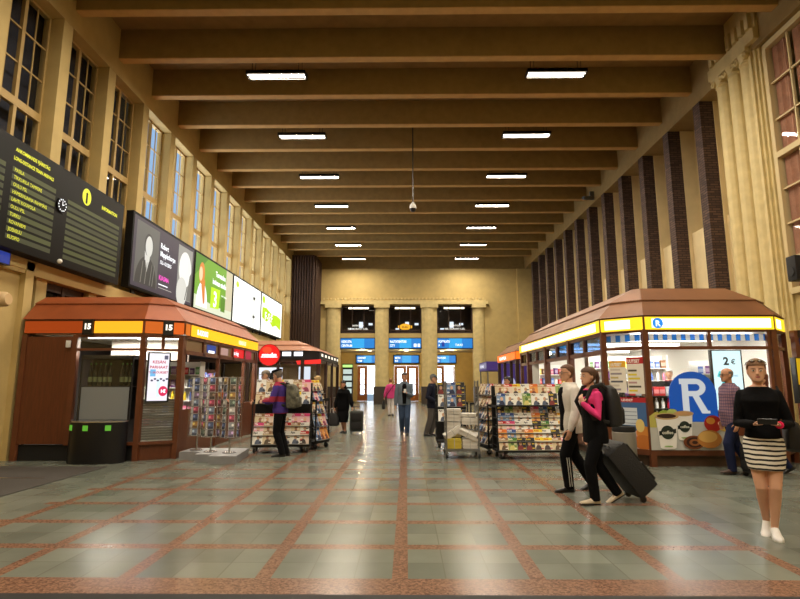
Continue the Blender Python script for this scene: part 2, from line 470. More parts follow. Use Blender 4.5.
# fluted column group nearest on the right
def fluted(mb, x, y, r, z0, z1, n=12, m=None):
    prof = []
    for k in range(n * 4):
        a = 2 * PI * k / (n * 4); q = r * (1 - .025 * (1 if k % 4 in (1, 2) else 0)); prof.append((x + q * math.cos(a), y + q * math.sin(a)))
    mb.prism(prof, z0, z1, m)
for k, y in enumerate((13.85, 13.33, 12.81)):
    CX_ = 8.92
    m = MB(COLUMN); fluted(m, CX_, y, .22, .5, 9.6)
    m.box(8.68, y - .25, 0, 9.2, y + .25, .5, bev=.02)
    m.lathe([(.22, 9.6), (.25, 9.64), (.22, 9.7), (.25, 9.8), (.27, 9.9)], c=(CX_, y, 0), seg=20)
    m.box(8.66, y - .255, 9.9, 9.2, y + .255, 9.99)
    for s in (-1, 1):
        m.cyl((8.66, y + s * .17, 9.79), (8.78, y + s * .17, 9.79), .09, seg=14); m.ball((8.66, y + s * .17, 9.79), .04, seg=8, rings=6)
    struct('trim_%d' % (70 + k), m, 'pale fluted half column right of the brick pillars, %s from the pillars' % ORD[k + 1], 'column')
m = MB(COLUMN)
m.box(9.0, 12.5, 0, 9.8, 14.3, 9.99)
for i, (xx, ya) in enumerate(((8.76, 12.52), (8.82, 12.44), (8.88, 12.36), (8.94, 12.28))): m.box(xx, ya, 0, 9.8, 12.62, 9.99)
m.box(8.66, 12.2, 9.99, 9.8, 14.2, 10.3); m.box(8.72, 12.2, 10.3, 9.8, 14.2, 11.2)
for i in range(7): m.box(8.62, 12.3 + i * .27, 10.34, 8.74, 12.44 + i * .27, 10.75)
struct('trim_75', m, 'pale stepped pier and dentil block behind the fluted columns', 'pier')
nw += 1
root = MB(WFRAME_D); x = 9.0
ya, yb, z0, z1 = 8.0, 12.26, 3.6, 9.75
for y in (ya, 9.4, 10.83, yb): root.box(x - .09, y - .06, z0, x + .07, y + .06, z1)
for z in (z0, 6.9, z1): root.box(x - .094, ya, z - .07, x + .074, yb, z + .07)
for y in (8.7, 10.12, 11.55): root.box(x - .03, y - .02, z0, x + .03, y + .02, z1)
for z in (4.4, 5.2, 6.05, 7.8, 8.75): root.box(x - .03, ya, z - .02, x + .03, yb, z + .02)
root.box(9.0, 8.0, 9.76, 9.8, 12.3, 9.9)
o = struct('window_%d' % nw, root, 'large pale-framed window with brown curtains at the right edge', 'window')
MB(WGLASS).box(8.995, ya, z0, 9.005, yb, z1).build('pane', o)
m = MB(CURTAIN)
for c in (8.5, 9.2, 9.9, 10.55, 11.25, 11.95):
    pts = [(9.07 + .025 * math.sin(i * 1.9), c - .23 + .46 * i / 20) for i in range(21)]
    m.prism(pts + [(p[0] + .02, p[1]) for p in reversed(pts)], z0, z1)
m.build('curtain', o)
m = MB(BLACKM).box(9.75, 8, 3.6, 9.8, 12, 9.9); struct('trim_76', m, 'dark blind behind the curtained right window', 'trim')

# ---------------------------------------------------------------- far wall with three openings
m = MB(PLASTER)
O = [(-4.82, -2.26), (-1.27, 1.14), (2.28, 4.9)]
ZO = 7.15
m.box(-9, YEND, ZO, 10.4, YEND + .5, ZCEIL)
for a, b in ((-9, O[0][0]), (O[0][1], O[1][0]), (O[1][1], O[2][0]), (O[2][1], 10.4)): m.box(a, YEND, 0, b, YEND + .5, ZO)
for a, b in O: m.box(a, YEND + .1, 4.78, b, YEND + .5, 5.1)
m.box(8.2, YEND - .25, 0, 9.3, YEND, ZSOF); m.box(-7.9, YEND - .06, 9.9, 8.8, YEND, ZCEIL, m=BEAM)
struct('wall_far', m, 'ochre far wall with three tall openings', 'wall')
m = MB(COLUMN)
m.box(-6.35, YEND - .35, 7.2, 6.0, YEND, 7.42); m.box(-6.2, YEND - .25, 7.42, 5.85, YEND, 7.55)
for i in range(46): m.box(-6.1 + i * .26, YEND - .3, 7.55, -5.97 + i * .26, YEND, 7.68)
struct('trim_80', m, 'carved stone entablature over the three far openings', 'entablature')
for k, (a, b) in enumerate(((-5.85, -4.82), (-2.26, -1.27), (1.14, 2.28), (4.9, 5.75))):
    m = MB(COLUMN); c = (a + b) / 2; r = (b - a) / 2
    prof = []
    for i in range(33):
        t = PI + PI * i / 32; q = r * (1 - .05 * (i % 2)); prof.append((c + q * math.cos(t), YEND + .02 + q * .6 * math.sin(t)))
    m.prism(prof, 1.25, 6.95); m.box(a - .08, YEND - .36, 6.95, b + .08, YEND, 7.2)
    m.box(a - .06, YEND - .38, 0, b + .06, YEND + .02, 1.25, m=PLINTH)
    struct('trim_%d' % (81 + k), m, 'fluted stone half column on dark plinth at far wall, %s from the left' % ORD[k + 1], 'column')
for k, (a, b) in enumerate(O):
    nw += 1
    m = MB(DARKWOOD)
    for x in (a + .04, b - .04): m.box(x - .06, YEND + .12, 5.1, x + .06, YEND + .28, ZO)
    for z in (5.15, 5.32, ZO - .05): m.box(a, YEND + .12, z - .05, b, YEND + .28, z + .05)
    for t in (.33, .67): m.box(a + (b - a) * t - .025, YEND + .16, 5.1, a + (b - a) * t + .025, YEND + .22, ZO)
    o = struct('window_%d' % nw, m, 'dark gallery window above the %s far opening' % ('left', 'middle', 'right')[k], 'window')
    MB(GLASS).box(a, YEND + .18, 5.2, b, YEND + .2, ZO).build('pane', o)
    # gallery behind: dark room with strip lights
    f = Flat((a, YEND + .17, 5.2), (1, 0, 0), (0, 0, 1)); c = (b - a) / 2; WT_ = glow((236, 232, 220), .9, 'window_lettering')
    if k == 1:
        f.ell(c, .38, .42, .24, glow((236, 170, 30), .9)); f.rect(c - .52, .28, c + .52, .48, glow((236, 170, 30), .9)); f.text('ELIEL', c, .3, .2, paint((120, 60, 10)), 'CENTER', bold=.004); f.build('logo', o)
    else:
        f.text('RAVINTOLA', c, .42, .17, WT_, 'CENTER', bold=.004); f.k = .002; f.text('RESTAURANT ELIEL', c, .18, .17, WT_, 'CENTER', bold=.004); f.rect(c - .8, .12, c + .8, .15, WT_); f.build('lettering', o)
m = MB(mat('gallery_dark', (44, 36, 32), .8)); m.box(-5.2, YEND + 3, 4.6, 5.3, YEND + 3.2, 7.6); m.box(-5.2, YEND + .5, 7.4, 5.3, YEND + 3.1, 7.6); m.box(-5.2, YEND + .5, 4.78, 5.3, YEND + 3.1, 4.95)
m.box(-5.3, YEND + .5, 4.6, -5.2, YEND + 3.2, 7.6); m.box(5.3, YEND + .5, 4.6, 5.4, YEND + 3.2, 7.6)
struct('trim_90', m, 'dark gallery room behind the far upper windows', 'gallery')
for k, (a, b) in enumerate(O):
    c = (a + b) / 2
    t = tag(MB(glow((255, 236, 200), 3.0)).box(c - .75, YEND + .5, 6.98, c + .75, YEND + .65, 7.1).build('strip_light'), 'lit strip light inside the %s gallery window' % ('left', 'middle', 'right')[k], 'lamp'); recenter(t)
    for j in range(3):
        xx = c - .9 + j * .75 + (.15 if k == 1 else 0)
        s_ = tag(MB(glow((225, 235, 250), 1.0)).box(xx, YEND + 2.8, 5.6 + .2 * j, xx + .3, YEND + 2.95, 5.75 + .3 * (j % 2) + .2 * j).build('lit_screen'), 'small glowing panel deep in the %s gallery window, %s from its left' % (('left', 'middle', 'right')[k], ORD[j + 1]), 'light'); recenter(s_)

# vestibule beyond the openings
m = MB(PLASTER)
m.box(-6, YEND + .5, 0, -5.6, YV, 4.6); m.box(5.8, YEND + .5, 0, 6.2, YV, 4.6)
m.box(-6, YEND + .5, 4.05, 6.2, YV + .4, 4.6, m=mat('vestibule_ceiling', (170, 160, 138), .7))
DO = [(-4.1, -2.4), (-1.0, 1.05), (2.35, 4.1)]
for a, b in ((-6, DO[0][0]), (DO[0][1], DO[1][0]), (DO[1][1], DO[2][0]), (DO[2][1], 6.2)): m.box(a, YV, 0, b, YV + .3, 4.1)
for a, b in DO: m.box(a, YV, 2.95, b, YV + .3, 4.1)
struct('wall_vestibule', m, 'ochre vestibule walls around the outer doors', 'wall')
DOORW = mat('door_wood', (158, 98, 48), .4, var=.15, scale=5, stretch=(8, 8, 1))
nd = 0
for k, (a, b) in enumerate(DO):
    mid = (a + b) / 2
    for j, (xa, xb) in enumerate(((a, mid), (mid, b))):
        nd += 1
        if (k, j) in ((0, 1), (2, 1)):    # open leaf swung outward: daylight shows
            m = MB(DOORW).box(xb - .08, YV + .35, .02, xb, YV + 1.1, 2.9)
            struct('door_%d' % nd, m, 'outer door leaf standing open at the %s vestibule exit' % ('left', 'middle', 'right')[k], 'door'); continue
        m = MB(DOORW); y = YV + .1
        m.box(xa + .01, y, .02, xa + .26, y + .08, 2.93); m.box(xb - .26, y, .02, xb - .01, y + .08, 2.93)
        for z0, z1 in ((.02, .5), (2.7, 2.93)): m.box(xa + .26, y, z0, xb - .26, y + .08, z1)
        for i in range(1, 5): m.box(xa + .26, y, .5 + i * .44 - .04, xb - .26, y + .08, .5 + i * .44 + .04)
        o = struct('door_%d' % nd, m, 'wooden outer door leaf with five stacked panes, %s leaf of the %s vestibule exit' % (('left', 'right')[j], ('left', 'middle', 'right')[k]), 'door')
        MB(WGLASS).box(xa + .2, y + .03, .45, xb - .2, y + .04, 2.75).build('pane', o)
        tube = MB(CHROME).cyl((xb - .18 if j == 0 else xa + .18, y - .05, .95), (xb - .18 if j == 0 else xa + .18, y - .05, 1.35), .02, seg=8); tube.build('door_handle', o)
for x in (-3.4, 0, 3.5): lamp('vestibule_lamp', 'POINT', (x, 42.0, 3.8), 110, (255, 226, 170), size=.12)
# street outside the doors
m = MB(mat('pale_paving', (190, 190, 185), .8)).box(-12, YV + 1, -.2, 12, YV + 30, -.01); struct('trim_91', m, 'pale street paving outside the outer doors', 'paving')

# blue direction signs
BLUE = glow((20, 120, 200), .9); BLUE2 = glow((40, 160, 225), .9); WL = glow((245, 250, 255), 1.3)
def blue_sign(xa, xb, y, z0, z1, t1, t2, label, deco):
    r = thing('direction_sign', label, 'sign', ((xa + xb) / 2, y, z0), group=None)
    MB(BLACK).box(xa - .08, y, z0 - .07, xb + .08, y + .15, z1 + .07, bev=.015).build('housing', r, world=True)
    h = z1 - z0; wdt = xb - xa
    f = Flat((xa, y, z0), (1, 0, 0), (0, 0, 1))
    f.rect(0, 0, wdt, h, BLUE); f.rect(wdt * .33, 0, wdt * .7, h, BLUE2)
    f.text(t1, .08, h * .55, h * .36, WL, bold=.005, sx=.62); f.text(t2, .08, h * .14, h * .34, WL, bold=.004, sx=.7)
    if deco == 1:
        f.rect(wdt * .78, h * .12, wdt * .86, h * .45, WL); f.rect(wdt * .9, h * .12, wdt * .97, h * .45, WL)
    if deco == 2:
        f.rect(wdt * .12, h * .15, wdt * .2, h * .6, glow((20, 50, 150), .8)); f.text('TAXI', wdt * .5, h * .2, h * .36, WL)
    f.build('sign_face', r, world=True)
T1 = [('KESKUSTA', 'CENTRUM', 0), ('RAUTATIENTORI', 'CITY', 1), ('POSTIKATU', 'P', 2)]
for k, (a, b) in enumerate(O):
    blue_sign(a + .02, b - .05, YEND + .1, 4.02, 4.72, *T1[k][:2], 'blue lit direction sign across the top of the %s far opening' % ('left', 'middle', 'right')[k], T1[k][2])
for k, (a, b) in enumerate(((-4.15, -2.35), (-1.0, 1.05), (2.35, 4.15))):
    blue_sign(a, b, YV - .25, 3.18, 3.78, ('LÄHIJUNAT', 'METRO', 'RAITIOVAUNU')[k], ('TRAM', 'BUS', 'ULOS')[k], 'smaller blue sign over the %s vestibule doors' % ('left', 'middle', 'right')[k], 0)
for k, (a, b) in enumerate(DO):
    for j in range(2):
        l_ = tag(MB(glow((255, 240, 205), 2.5)).lathe([(.02, -.06), (.16, -.05), (.19, 0)], c=((a + b) / 2 + (k - 1) * -.35 * j, 40.4 + j * 2.2, 4.05), seg=16).build('ceiling_lamp'), 'round lit lamp on the vestibule ceiling behind the %s opening, %s one' % (('left', 'middle', 'right')[k], ('nearer', 'farther')[j]), 'lamp'); recenter(l_)

r = thing('display_case', 'dark glazed display case with green lit header inside the left far opening', 'display case', (-4.6, 42.2, 0))
MB(BLACKM).box(-.4, 0, 0, .4, .5, 3.0, bev=.01).build('cabinet', r)
for z in (.7, 1.2, 1.7, 2.2):
    MB(glow((206, 226, 220), .7, 'case_panel')).box(-.34, -.02, z, .34, .0, z + .36).build('lit_panel', r)
MB(glow((170, 226, 120), 1.2)).box(-.38, -.03, 2.72, .38, 0, 2.92).build('header_light', r)
# corner screen of dark ribs at the far left
m = MB(mat('dark_brown_ribs', (66, 44, 34), .6, var=.15, scale=4, stretch=(6, 6, .6)))
m.box(-7.9, 36.2, 0, -6.35, YEND, 10.3)
for i in range(9): m.box(-7.9 + i * .18, 36.05, 0, -7.8 + i * .18, 36.25, 10.3, bev=.02)
for i in range(6): m.box(-6.4, 36.3 + i * .44, 0, -6.25, 36.5 + i * .44, 10.3)
struct('trim_92', m, 'tall dark brown ribbed screen in the far left corner', 'screen')

# wall closing the hall behind the viewer, and the dark mats
struct('trim_94', MB(MATS.get('sky_blocker') or mat('sky_blocker', (40, 42, 52), .8, var=.2)).box(10.9, -8, 0, 12.5, 45, 13), 'dark block added outside the right windows to cut daylight', 'roof')  # unseen block added to keep blue daylight off the right wall
struct('wall_back', MB(PLASTER).box(-9, Y0 - .3, 0, 10.4, Y0, ZCEIL), 'ochre plaster wall behind the viewer', 'wall')
struct('trim_93', MB(mat('sky_blocker', (40, 42, 52), .8, var=.2)).box(-9.4, -8, 0, -8.55, 15.4, 13), 'dark block outside the nearest left windows, shaped to hide the sky', 'roof')  # added block, placed and cut to darken only the nearest panes
MATT = mat('grey_ribbed_mat', (66, 62, 58), .8, var=.1, scale=30, bump=.4, bscale=120)
r = thing('entrance_mat', 'dark grey entrance mat with a metal strip on the left floor', 'mat', (-6.6, 8.6, 0))
MB(MATT).box(-7.75, 7.3, 0, -5.4, 9.92, .012).build('mat', r, world=True)
MB(CHROME).box(-7.75, 8.67, .008, -5.72, 8.73, .018).build('metal_strip', r, world=True)
t = tag(MB(BLACKM).box(-6, 1.0, 0, 6, 4.07, .012).build('door_mat'), 'black mat edge along the bottom of the photo', 'mat'); recenter(t)
# ---------------------------------------------------------------- departure board
YEL = glow((226, 226, 40), 1.0); OLIVE = glow((52, 58, 18), .5); OLIVE2 = glow((70, 78, 24), .55); BOARDBK = mat('board_black', (10, 9, 8), .6, spec=.2)
r = thing('departure_board', 'long black train arrivals board with yellow lettering on the left wall', 'departure board', (-7.55, 10.4, 4.02))
MB(BOARDBK).box(-7.84, 6.6, 4.02, -7.5, 13.58, 6.17, bev=.02).build('casing', r, world=True)
for y in (7.5, 9.5, 11.5, 13.2): MB(BLACK).box(-7.95, y - .05, 4.5, -7.8, y + .05, 5.9).build('bracket', r, world=True)
def board_panel(ya, yb, z0, z1, rows, names, nm):
    f = Flat((-7.5, ya, z0), (0, 1, 0), (0, 0, 1)); W_ = yb - ya; h = (z1 - z0) / rows
    for i in range(rows):
        f.k = .002
        f.rect(0, z1 - z0 - (i + 1) * h + .03, W_, z1 - z0 - i * h - .02, OLIVE if i % 2 else OLIVE2)
    for i in range(rows):
        if i < len(names) and names[i]:
            f.k = .004; f.text(names[i], .05, z1 - z0 - (i + 1) * h + .045, .1, YEL, sx=.85)
    f.build(nm, r, world=True)
board_panel(7.2, 9.4, 4.2, 5.62, 10, ['IC 917', 'S 61', 'P 709', 'IC 57', 'S 53', 'H 831'], 'display_panel')
board_panel(9.58, 10.85, 4.16, 5.62, 10, ['PASILA', 'TIKKURILA TAMPERE', 'OULU PSL', 'HÄMEENLINNA RIIHIMÄKI', 'LAHTI KOUVOLA', 'OULU PSL', 'TURKU', 'ROVANIEMI', 'JOENSUU', 'KUOPIO'], 'display_panel')
board_panel(11.27, 13.4, 4.16, 5.55, 10, [], 'display_panel')
f = Flat((-7.5, 9.58, 5.6), (0, 1, 0), (0, 0, 1))
f.text('ANKOMMANDE FJÄRRTÅG', .03, .32, .1, YEL, bold=.003, sx=.82); f.build('header_text', r, world=True); f = Flat((-7.5, 9.58, 5.6), (0, 1, 0), (0, 0, 1)); f.text('LONG-DISTANCE TRAIN ARRIVALS', .0, .14, .1, YEL, bold=.003, sx=.74)
f.build('header_text', r, world=True); f = Flat((-7.5, 9.58, 5.6), (0, 1, 0), (0, 0, 1)); f.ell(2.35, .22, .17, .2, YEL); f.text('i', 2.35, .08, .36, BOARDBK, 'CENTER', bold=.02)
f.build('info_symbol', r, world=True); f = Flat((-7.5, 9.58, 5.6), (0, 1, 0), (0, 0, 1)); f.text('INFORMATION', 2.98, .14, .12, YEL, bold=.004, sx=.85)
f.build('header_text', r, world=True)
c = MB(BOARDBK).cyl((-7.5, 11.06, 5.32), (-7.47, 11.06, 5.32), .17, seg=24).build('clock', r, world=True)
f = Flat((-7.47, 11.06, 5.32), (0, 1, 0), (0, 0, 1))
for k in range(12):
    f.k = .002; a = k * PI / 6; f.ell(.125 * math.sin(a), .125 * math.cos(a), .016, .016, WL, n=8)
f.rect(-.008, 0, .008, .09, WL); f.k = .003; f.poly([(0, -.01), (.06, .02), (.06, .035), (0, .01)], WL)
f.build('clock_face', c, world=False).location = (0, 0, 0)
bpy.data.objects['clock_face'].data.transform(Matrix.Translation(-V(r.location)))
MB(WHITEP).ball((-7.42, 11.08, 4.08), .05, seg=10, rings=8).build('status_lamp', r, world=True)

# ---------------------------------------------------------------- lit billboards
def billboard(ya, yb, label):
    r = thing('billboard', label, 'billboard', (-7.65, (ya + yb) / 2, 4.14))
    MB(BOARDBK).box(-7.83, ya, 4.12, -7.62, yb, 6.3, bev=.015).build('casing', r, world=True)
    for y in (ya + .6, yb - .6): MB(BLACK).box(-7.83, y - .1, 4.021, -7.78, y + .1, 4.12).build('foot', r, world=True)
    return r, Flat((-7.62, ya + .08, 4.2), (0, 1, 0), (0, 0, 1)), yb - ya - .16, 2.02
def g_(v, s=.9): return glow((v, v, int(v * .97)), s)
r, f, w_, h = billboard(14.3, 18.68, 'dark lit billboard with two grey portraits above the left kiosk')
f.rect(0, 0, w_, h, glow((54, 46, 64), .8))
def bust(f, u0, u1, h, bg_, skin, cloth, hair, tilt=0):
    w = u1 - u0; c = u0 + w * .5
    f.k = .004; f.rect(u0, .12, u1, h - .1, bg_)
    f.ell(c, h * .0 + .12, w * .46, h * .42, cloth, 0, PI)
    f.poly([(c - .1 * w, h * .42), (c + .1 * w, h * .42), (c + .12 * w, h * .55), (c - .12 * w, h * .55)], skin)
    f.ell(c + tilt, h * .66, w * .19, h * .17, hair); f.ell(c + tilt * 1.4, h * .64, w * .155, h * .155, skin)
    f.poly([(c - .1 * w, h * .47), (c, h * .25), (c + .1 * w, h * .47)], skin)
bust(f, .15, 1.55, h, g_(92, .8), g_(205), g_(46, .8), g_(60, .8), .05)
for u in (.5, .75, 1.05, 1.2): f.poly([(u, .15), (u + .05, .15), (u + .12, .8), (u + .09, .8)], g_(120, .8))
f.k = .004; f.rect(2.95, .1, 4.12, h - .1, g_(150, .8)); f.ell(3.55, 1.15, .5, .62, g_(232)); f.ell(3.35, .35, .42, .5, g_(205)); f.poly([(3.75, .12), (4.12, .12), (4.12, 1.2), (3.95, 1.0)], g_(110, .8)); f.poly([(3.6, .12), (3.66, .12), (3.8, .6), (3.76, .6)], g_(60, .8))
f.k = .004
for t, z, s in (('Robert', 1.45, .24), ('Mapplethorpe', 1.2, .24), ('13.3.–13.9.2015', .96, .16)): f.text(t, 1.66, z, s, WL, bold=.004, sx=.8); f.k = .004
f.text('KIASMA', 1.66, .46, .2, glow((235, 70, 190), 1.0), bold=.006); f.k = .004
f.rect(1.66, .3, 2.3, .33, WL); f.rect(1.66, .2, 2.6, .22, g_(180)); f.build('poster', r, world=True)
r, f, w_, h = billboard(18.74, 23.02, 'green lit billboard with an orange-haired figure, second from the left')
GR = glow((106, 158, 40), .95)
f.rect(0, 0, w_, h, GR); f.poly([(0, 1.2), (1.2, 2.02), (0, 2.02)], glow((70, 128, 26), .9)); f.rect(3.3, 0, w_, h, glow((198, 190, 160), .95)); f.poly([(0, 0), (w_, 0), (w_, .35), (2, .3), (0, .5)], glow((208, 214, 190), .95))
f.ell(.72, .1, .55, .95, glow((236, 240, 244), 1.0), 0, PI); f.ell(.62, 1.35, .28, .42, glow((206, 122, 44), .95)); f.ell(.52, 1.32, .17, .27, glow((238, 198, 160), .95)); f.poly([(.6, .9), (.95, 1.2), (1.0, .3), (.85, .2)], glow((206, 122, 44), .95))
f.text('Tervetuloa', 2.05, 1.52, .3, WL, bold=.008, sx=.85); f.k = .006; f.text('kotimaan raiteille', 1.75, 1.18, .3, WL, bold=.008, sx=.75); f.k = .006
f.poly([(1.6, .2), (2.55, .25), (2.65, 1.05), (1.62, 1.02)], glow((170, 214, 20), 1.1)); f.text('3', 2.1, .3, .85, WL, 'CENTER', bold=.02); f.text('Nyt netistä', 2.8, .8, .14, WL); f.poly([(2.75, .2), (3.25, .2), (3.25, .75), (3.0, .85), (2.75, .7)], glow((80, 130, 30), .9))
f.build('poster', r, world=True)
r, f, w_, h = billboard(23.08, 27.62, 'white lit billboard with a slim silver device, third from the left')
f.rect(0, 0, w_, h, glow((250, 252, 246), 1.25)); f.ell(.5, 1.72, .22, .14, glow((186, 208, 60), 1.0))
for z in (1.35, 1.2, 1.05, .8, .65): f.k = .005; f.rect(.7, z, 2.3, z + .03, glow((206, 212, 206), 1.0))
f.rect(2.95, .2, 3.35, 1.5, glow((214, 218, 212), 1.0)); f.rect(3.0, 1.42, 3.4, 1.56, g_(40, .8)); f.rect(3.0, .5, 3.4, .62, g_(40, .8)); f.rect(3.02, .72, 3.3, 1.3, glow((236, 240, 236), 1.1))
f.build('poster', r, world=True)
r, f, w_, h = billboard(27.68, 32.4, 'white lit billboard with lime green lettering, fourth from the left')
f.rect(0, 0, w_, h, glow((248, 250, 240), 1.25)); LIME = glow((176, 214, 20), 1.0)
f.poly([(.15, .75), (1.0, .6), (1.6, .7), (2.4, .45), (3.2, .6), (4.3, .4), (4.4, 1.1), (3.4, 1.2), (2.2, 1.15), (1.0, 1.35), (.2, 1.3)], LIME); f.ell(.4, 1.72, .28, .2, LIME)
f.text('F-S:F', .7, .68, .62, WL, bold=.01, sx=1.4); f.build('poster', r, world=True)

# ---------------------------------------------------------------- kiosk helpers
def inset(poly, ds):
    """offset each edge i (poly[i] -> poly[i+1]) inwards by ds[i]; poly counter-clockwise"""
    n = len(poly); out = []
    L = []
    for i in range(n):
        a = V((*poly[i], 0)); b = V((*poly[(i + 1) % n], 0)); d = (b - a).normalized(); nr = V((-d.y, d.x, 0))
        L.append((a + nr * ds[i], d))
    for i in range(n):
        p, d = L[i - 1]; q, e = L[i]
        den = d.x * e.y - d.y * e.x; t = ((q.x - p.x) * e.y - (q.y - p.y) * e.x) / den
        out.append((p.x + d.x * t, p.y + d.y * t))
    return out
def ring3(poly, z): return [V((p[0], p[1], z)) for p in poly]
def roof(poly, open_edges, steps, m, r):
    """open_edges[i] = 1 slopes, 0 stays upright against a wall"""
    mb = MB(m); rings = []
    for d, z in steps: rings.append(ring3(inset(poly, [d * e for e in open_edges]), z))
    mb.loft(rings[:2]); mb.build('roof_skirt', r, world=True, angle=6)
    mb = MB(m); d, z = steps[1]; lip = [ring3(inset(poly, [(d + q) * e for e in open_edges]), z + h_) for q, h_ in ((0, -.004), (-.02, .0), (-.02, .022))]
    mb.loft(lip + rings[2:]); return mb.build('roof', r, world=True, angle=6)
def wall_flat(a, b, z):
    """a Flat on the outward face of the counter-clockwise edge a -> b"""
    return Flat((a[0], a[1], z), (b[0] - a[0], b[1] - a[1], 0), (0, 0, 1)), math.hypot(b[0] - a[0], b[1] - a[1])
def strip(mb, a, b, z0, z1, t, m=None, out=0.0):
    d = V((b[0] - a[0], b[1] - a[1], 0)).normalized(); n = V((d.y, -d.x, 0))
    p = [V((a[0], a[1], 0)) + n * out, V((b[0], b[1], 0)) + n * out]; q = [p[1] - n * t, p[0] - n * t]
    mb.prism([(v.x, v.y) for v in (p[0], p[1], q[0], q[1])], z0, z1, m)
def lerp(a, b, t): return (a[0] + (b[0] - a[0]) * t, a[1] + (b[1] - a[1]) * t)
def post(mb, p, z0, z1, s=.05, m=None): mb.box(p[0] - s, p[1] - s, z0, p[0] + s, p[1] + s, z1, m)

# ---------------------------------------------------------------- right kiosk
KR = [(3.85, 18.2), (3.85, 10.6), (4.46, 10.0), (6.9, 10.0), (7.5, 10.6), (7.5, 18.2)]
r = thing('kiosk', 'large bronze-roofed kiosk with white and yellow fascia and blue letter R', 'kiosk', (5.7, 14, 0))
roof(KR, [1, 1, 1, 1, 1, 1], [(-.02, 2.76), (.30, 3.08), (.85, 3.42), (.9, 3.42)], COPPER_R, r)
KYEL = glow((255, 206, 36), 1.15); KWHT = glow((255, 250, 226), 1.7)
core = inset(KR, [.12] * 6)
MB(RAIL).prism(inset(KR, [.03] * 6), 2.545, 2.76).build('fascia_core', r, world=True)
fields = {0: (.05, .97), 1: (.12, .7), 2: (.06, .97), 3: (.15, .6), 4: (.05, .97)}
for i in range(5):
    a, b = KR[i], KR[i + 1]
    mb = MB(RAIL); strip(mb, a, b, 2.47, 2.745, .04, out=.0); o = mb.build('sign_panel', r, world=True)
    f, w_ = wall_flat(a, b, 2.49); f.lift = 0
    f.rect(.02, 0, w_ - .02, .24, KYEL); u0, u1 = fields[i]; f.rect(w_ * u0, .035, w_ * u1, .205, KWHT)
    if i == 2:
        f.ell(.26, .12, .1, .1, glow((30, 130, 220), 1.0)); f.text('R', .26, .065, .15, WL, 'CENTER', bold=.004)
    f.mb.xform(Matrix.Translation(-V(r.location))); oo = f.mb.build('lettering', o, angle=180, recalc=False)
# frame: posts, rails
fr = MB(RAIL)
ins = inset(KR, [.06] * 6)
P_ = ins
for p in (P_[1], P_[2], P_[3], P_[4], P_[0], P_[5]): post(fr, p, 0, 2.5, .05)
for i, n_ in ((1, 1), (2, 2), (3, 1)):
    a, b = P_[i], P_[i + 1]
    for z0, z1 in ((2.12, 2.18), (.2, .3), (2.45, 2.5)): strip(fr, a, b, z0, z1, .08, out=.04)
for t in (.5, .96): post(fr, lerp(P_[2], P_[3], t), 2.12 if t == .5 else .2, 2.5, .03)
a, b = P_[0], P_[1]
for z0, z1 in ((2.06, 2.15), (2.42, 2.5), (.92, 1.0)): strip(fr, a, b, z0, z1, .09, out=.04)
for k in range(1, 7): post(fr, lerp(b, a, k / 7), 2.06 if k % 2 else 0, 2.5, .04 if k % 2 else .07)
fr.build('frame', r, world=True)
g = MB(GLASS)
for i in (1, 2, 3): strip(g, P_[i], P_[i + 1], .3, 2.42, .008)
g.build('window_glass', r, world=True)
g = MB(glass_mat('blue_tint_glass', (150, 180, 215), .22)); strip(g, P_[0], P_[1], 2.15, 2.42, .008); g.build('transom_glass', r, world=True)
b_ = MB(SHOPWOOD); strip(b_, P_[0], P_[1], .15, .95, .06); b_.build('counter_front', r, world=True)
MB(mat('kiosk_plinth', (84, 60, 42), .5, var=.2)).prism(inset(KR, [.12] * 6), 0, .24).build('plinth', r, world=True)
VB, VW = paint((70, 160, 225)), paint((244, 248, 250))
for m_ in (VB, VW):      # thin fabric: lets the kiosk light through
    nt = m_.node_tree; b = nt.nodes['Principled BSDF']; t_ = nt.nodes.new('ShaderNodeBsdfTranslucent'); t_.inputs[0].default_value = b.inputs['Base Color'].default_value
    x_ = nt.nodes.new('ShaderNodeMixShader'); x_.inputs[0].default_value = .55; nt.links.new(b.outputs[0], x_.inputs[1]); nt.links.new(t_.outputs[0], x_.inputs[2]); nt.links.new(x_.outputs[0], nt.nodes['Material Output'].inputs[0])
v_ = MB(VB)
for i in (1, 2, 3):
    a, b = inset(KR, [.14] * 6)[i], inset(KR, [.14] * 6)[i + 1]; L_ = math.hypot(b[0] - a[0], b[1] - a[1]); n_ = max(4, int(L_ / .085))
    for k in range(n_): strip(v_, lerp(a, b, k / n_), lerp(a, b, (k + 1) / n_), 2.29, 2.42, .01, m=(VB, VW)[k % 2])
v_.build('valance', r, world=True)
KIN = mat('kiosk_interior_white', (236, 234, 228), .6)
kc = MB(KIN); kc.prism(inset(KR, [.2] * 6), 2.5, 2.54); kc.build('ceiling_panel', r, world=True)
MB(mat('kiosk_floor', (150, 140, 126), .4)).prism(inset(KR, [.2] * 6), .24, .26).build('floor_panel', r, world=True)
MB(KIN).box(4.1, 17.7, .26, 7.3, 17.78, 2.5).build('back_panel', r, world=True)
MB(KIN).box(7.28, 10.8, .26, 7.34, 17.7, 2.5).build('side_panel', r, world=True)
tl = MB(glow((255, 250, 240), 5.0, 'fluorescent_tube'))
for y in (10.9, 12.3, 13.8, 15.4, 16.9): tl.box(4.6, y - .06, 2.44, 7.0, y + .06, 2.49)
tl.build('ceiling_lights', r, world=True)
for y in (10.5, 12.6, 15.6): lamp('kiosk_lamp', 'AREA', (5.6, y, 2.49), 55, (255, 246, 230), size=2.2, sizey=.25)

# window posters of the right kiosk (each a printed sheet on the glass)
def sheet(name, label, cat, a, b, z, lift=.012, group=None):
    f, w_ = wall_flat(a, b, z); f.k = lift; return f, w_
PA, PB, PC, PD = P_[1], P_[2], P_[3], P_[4]
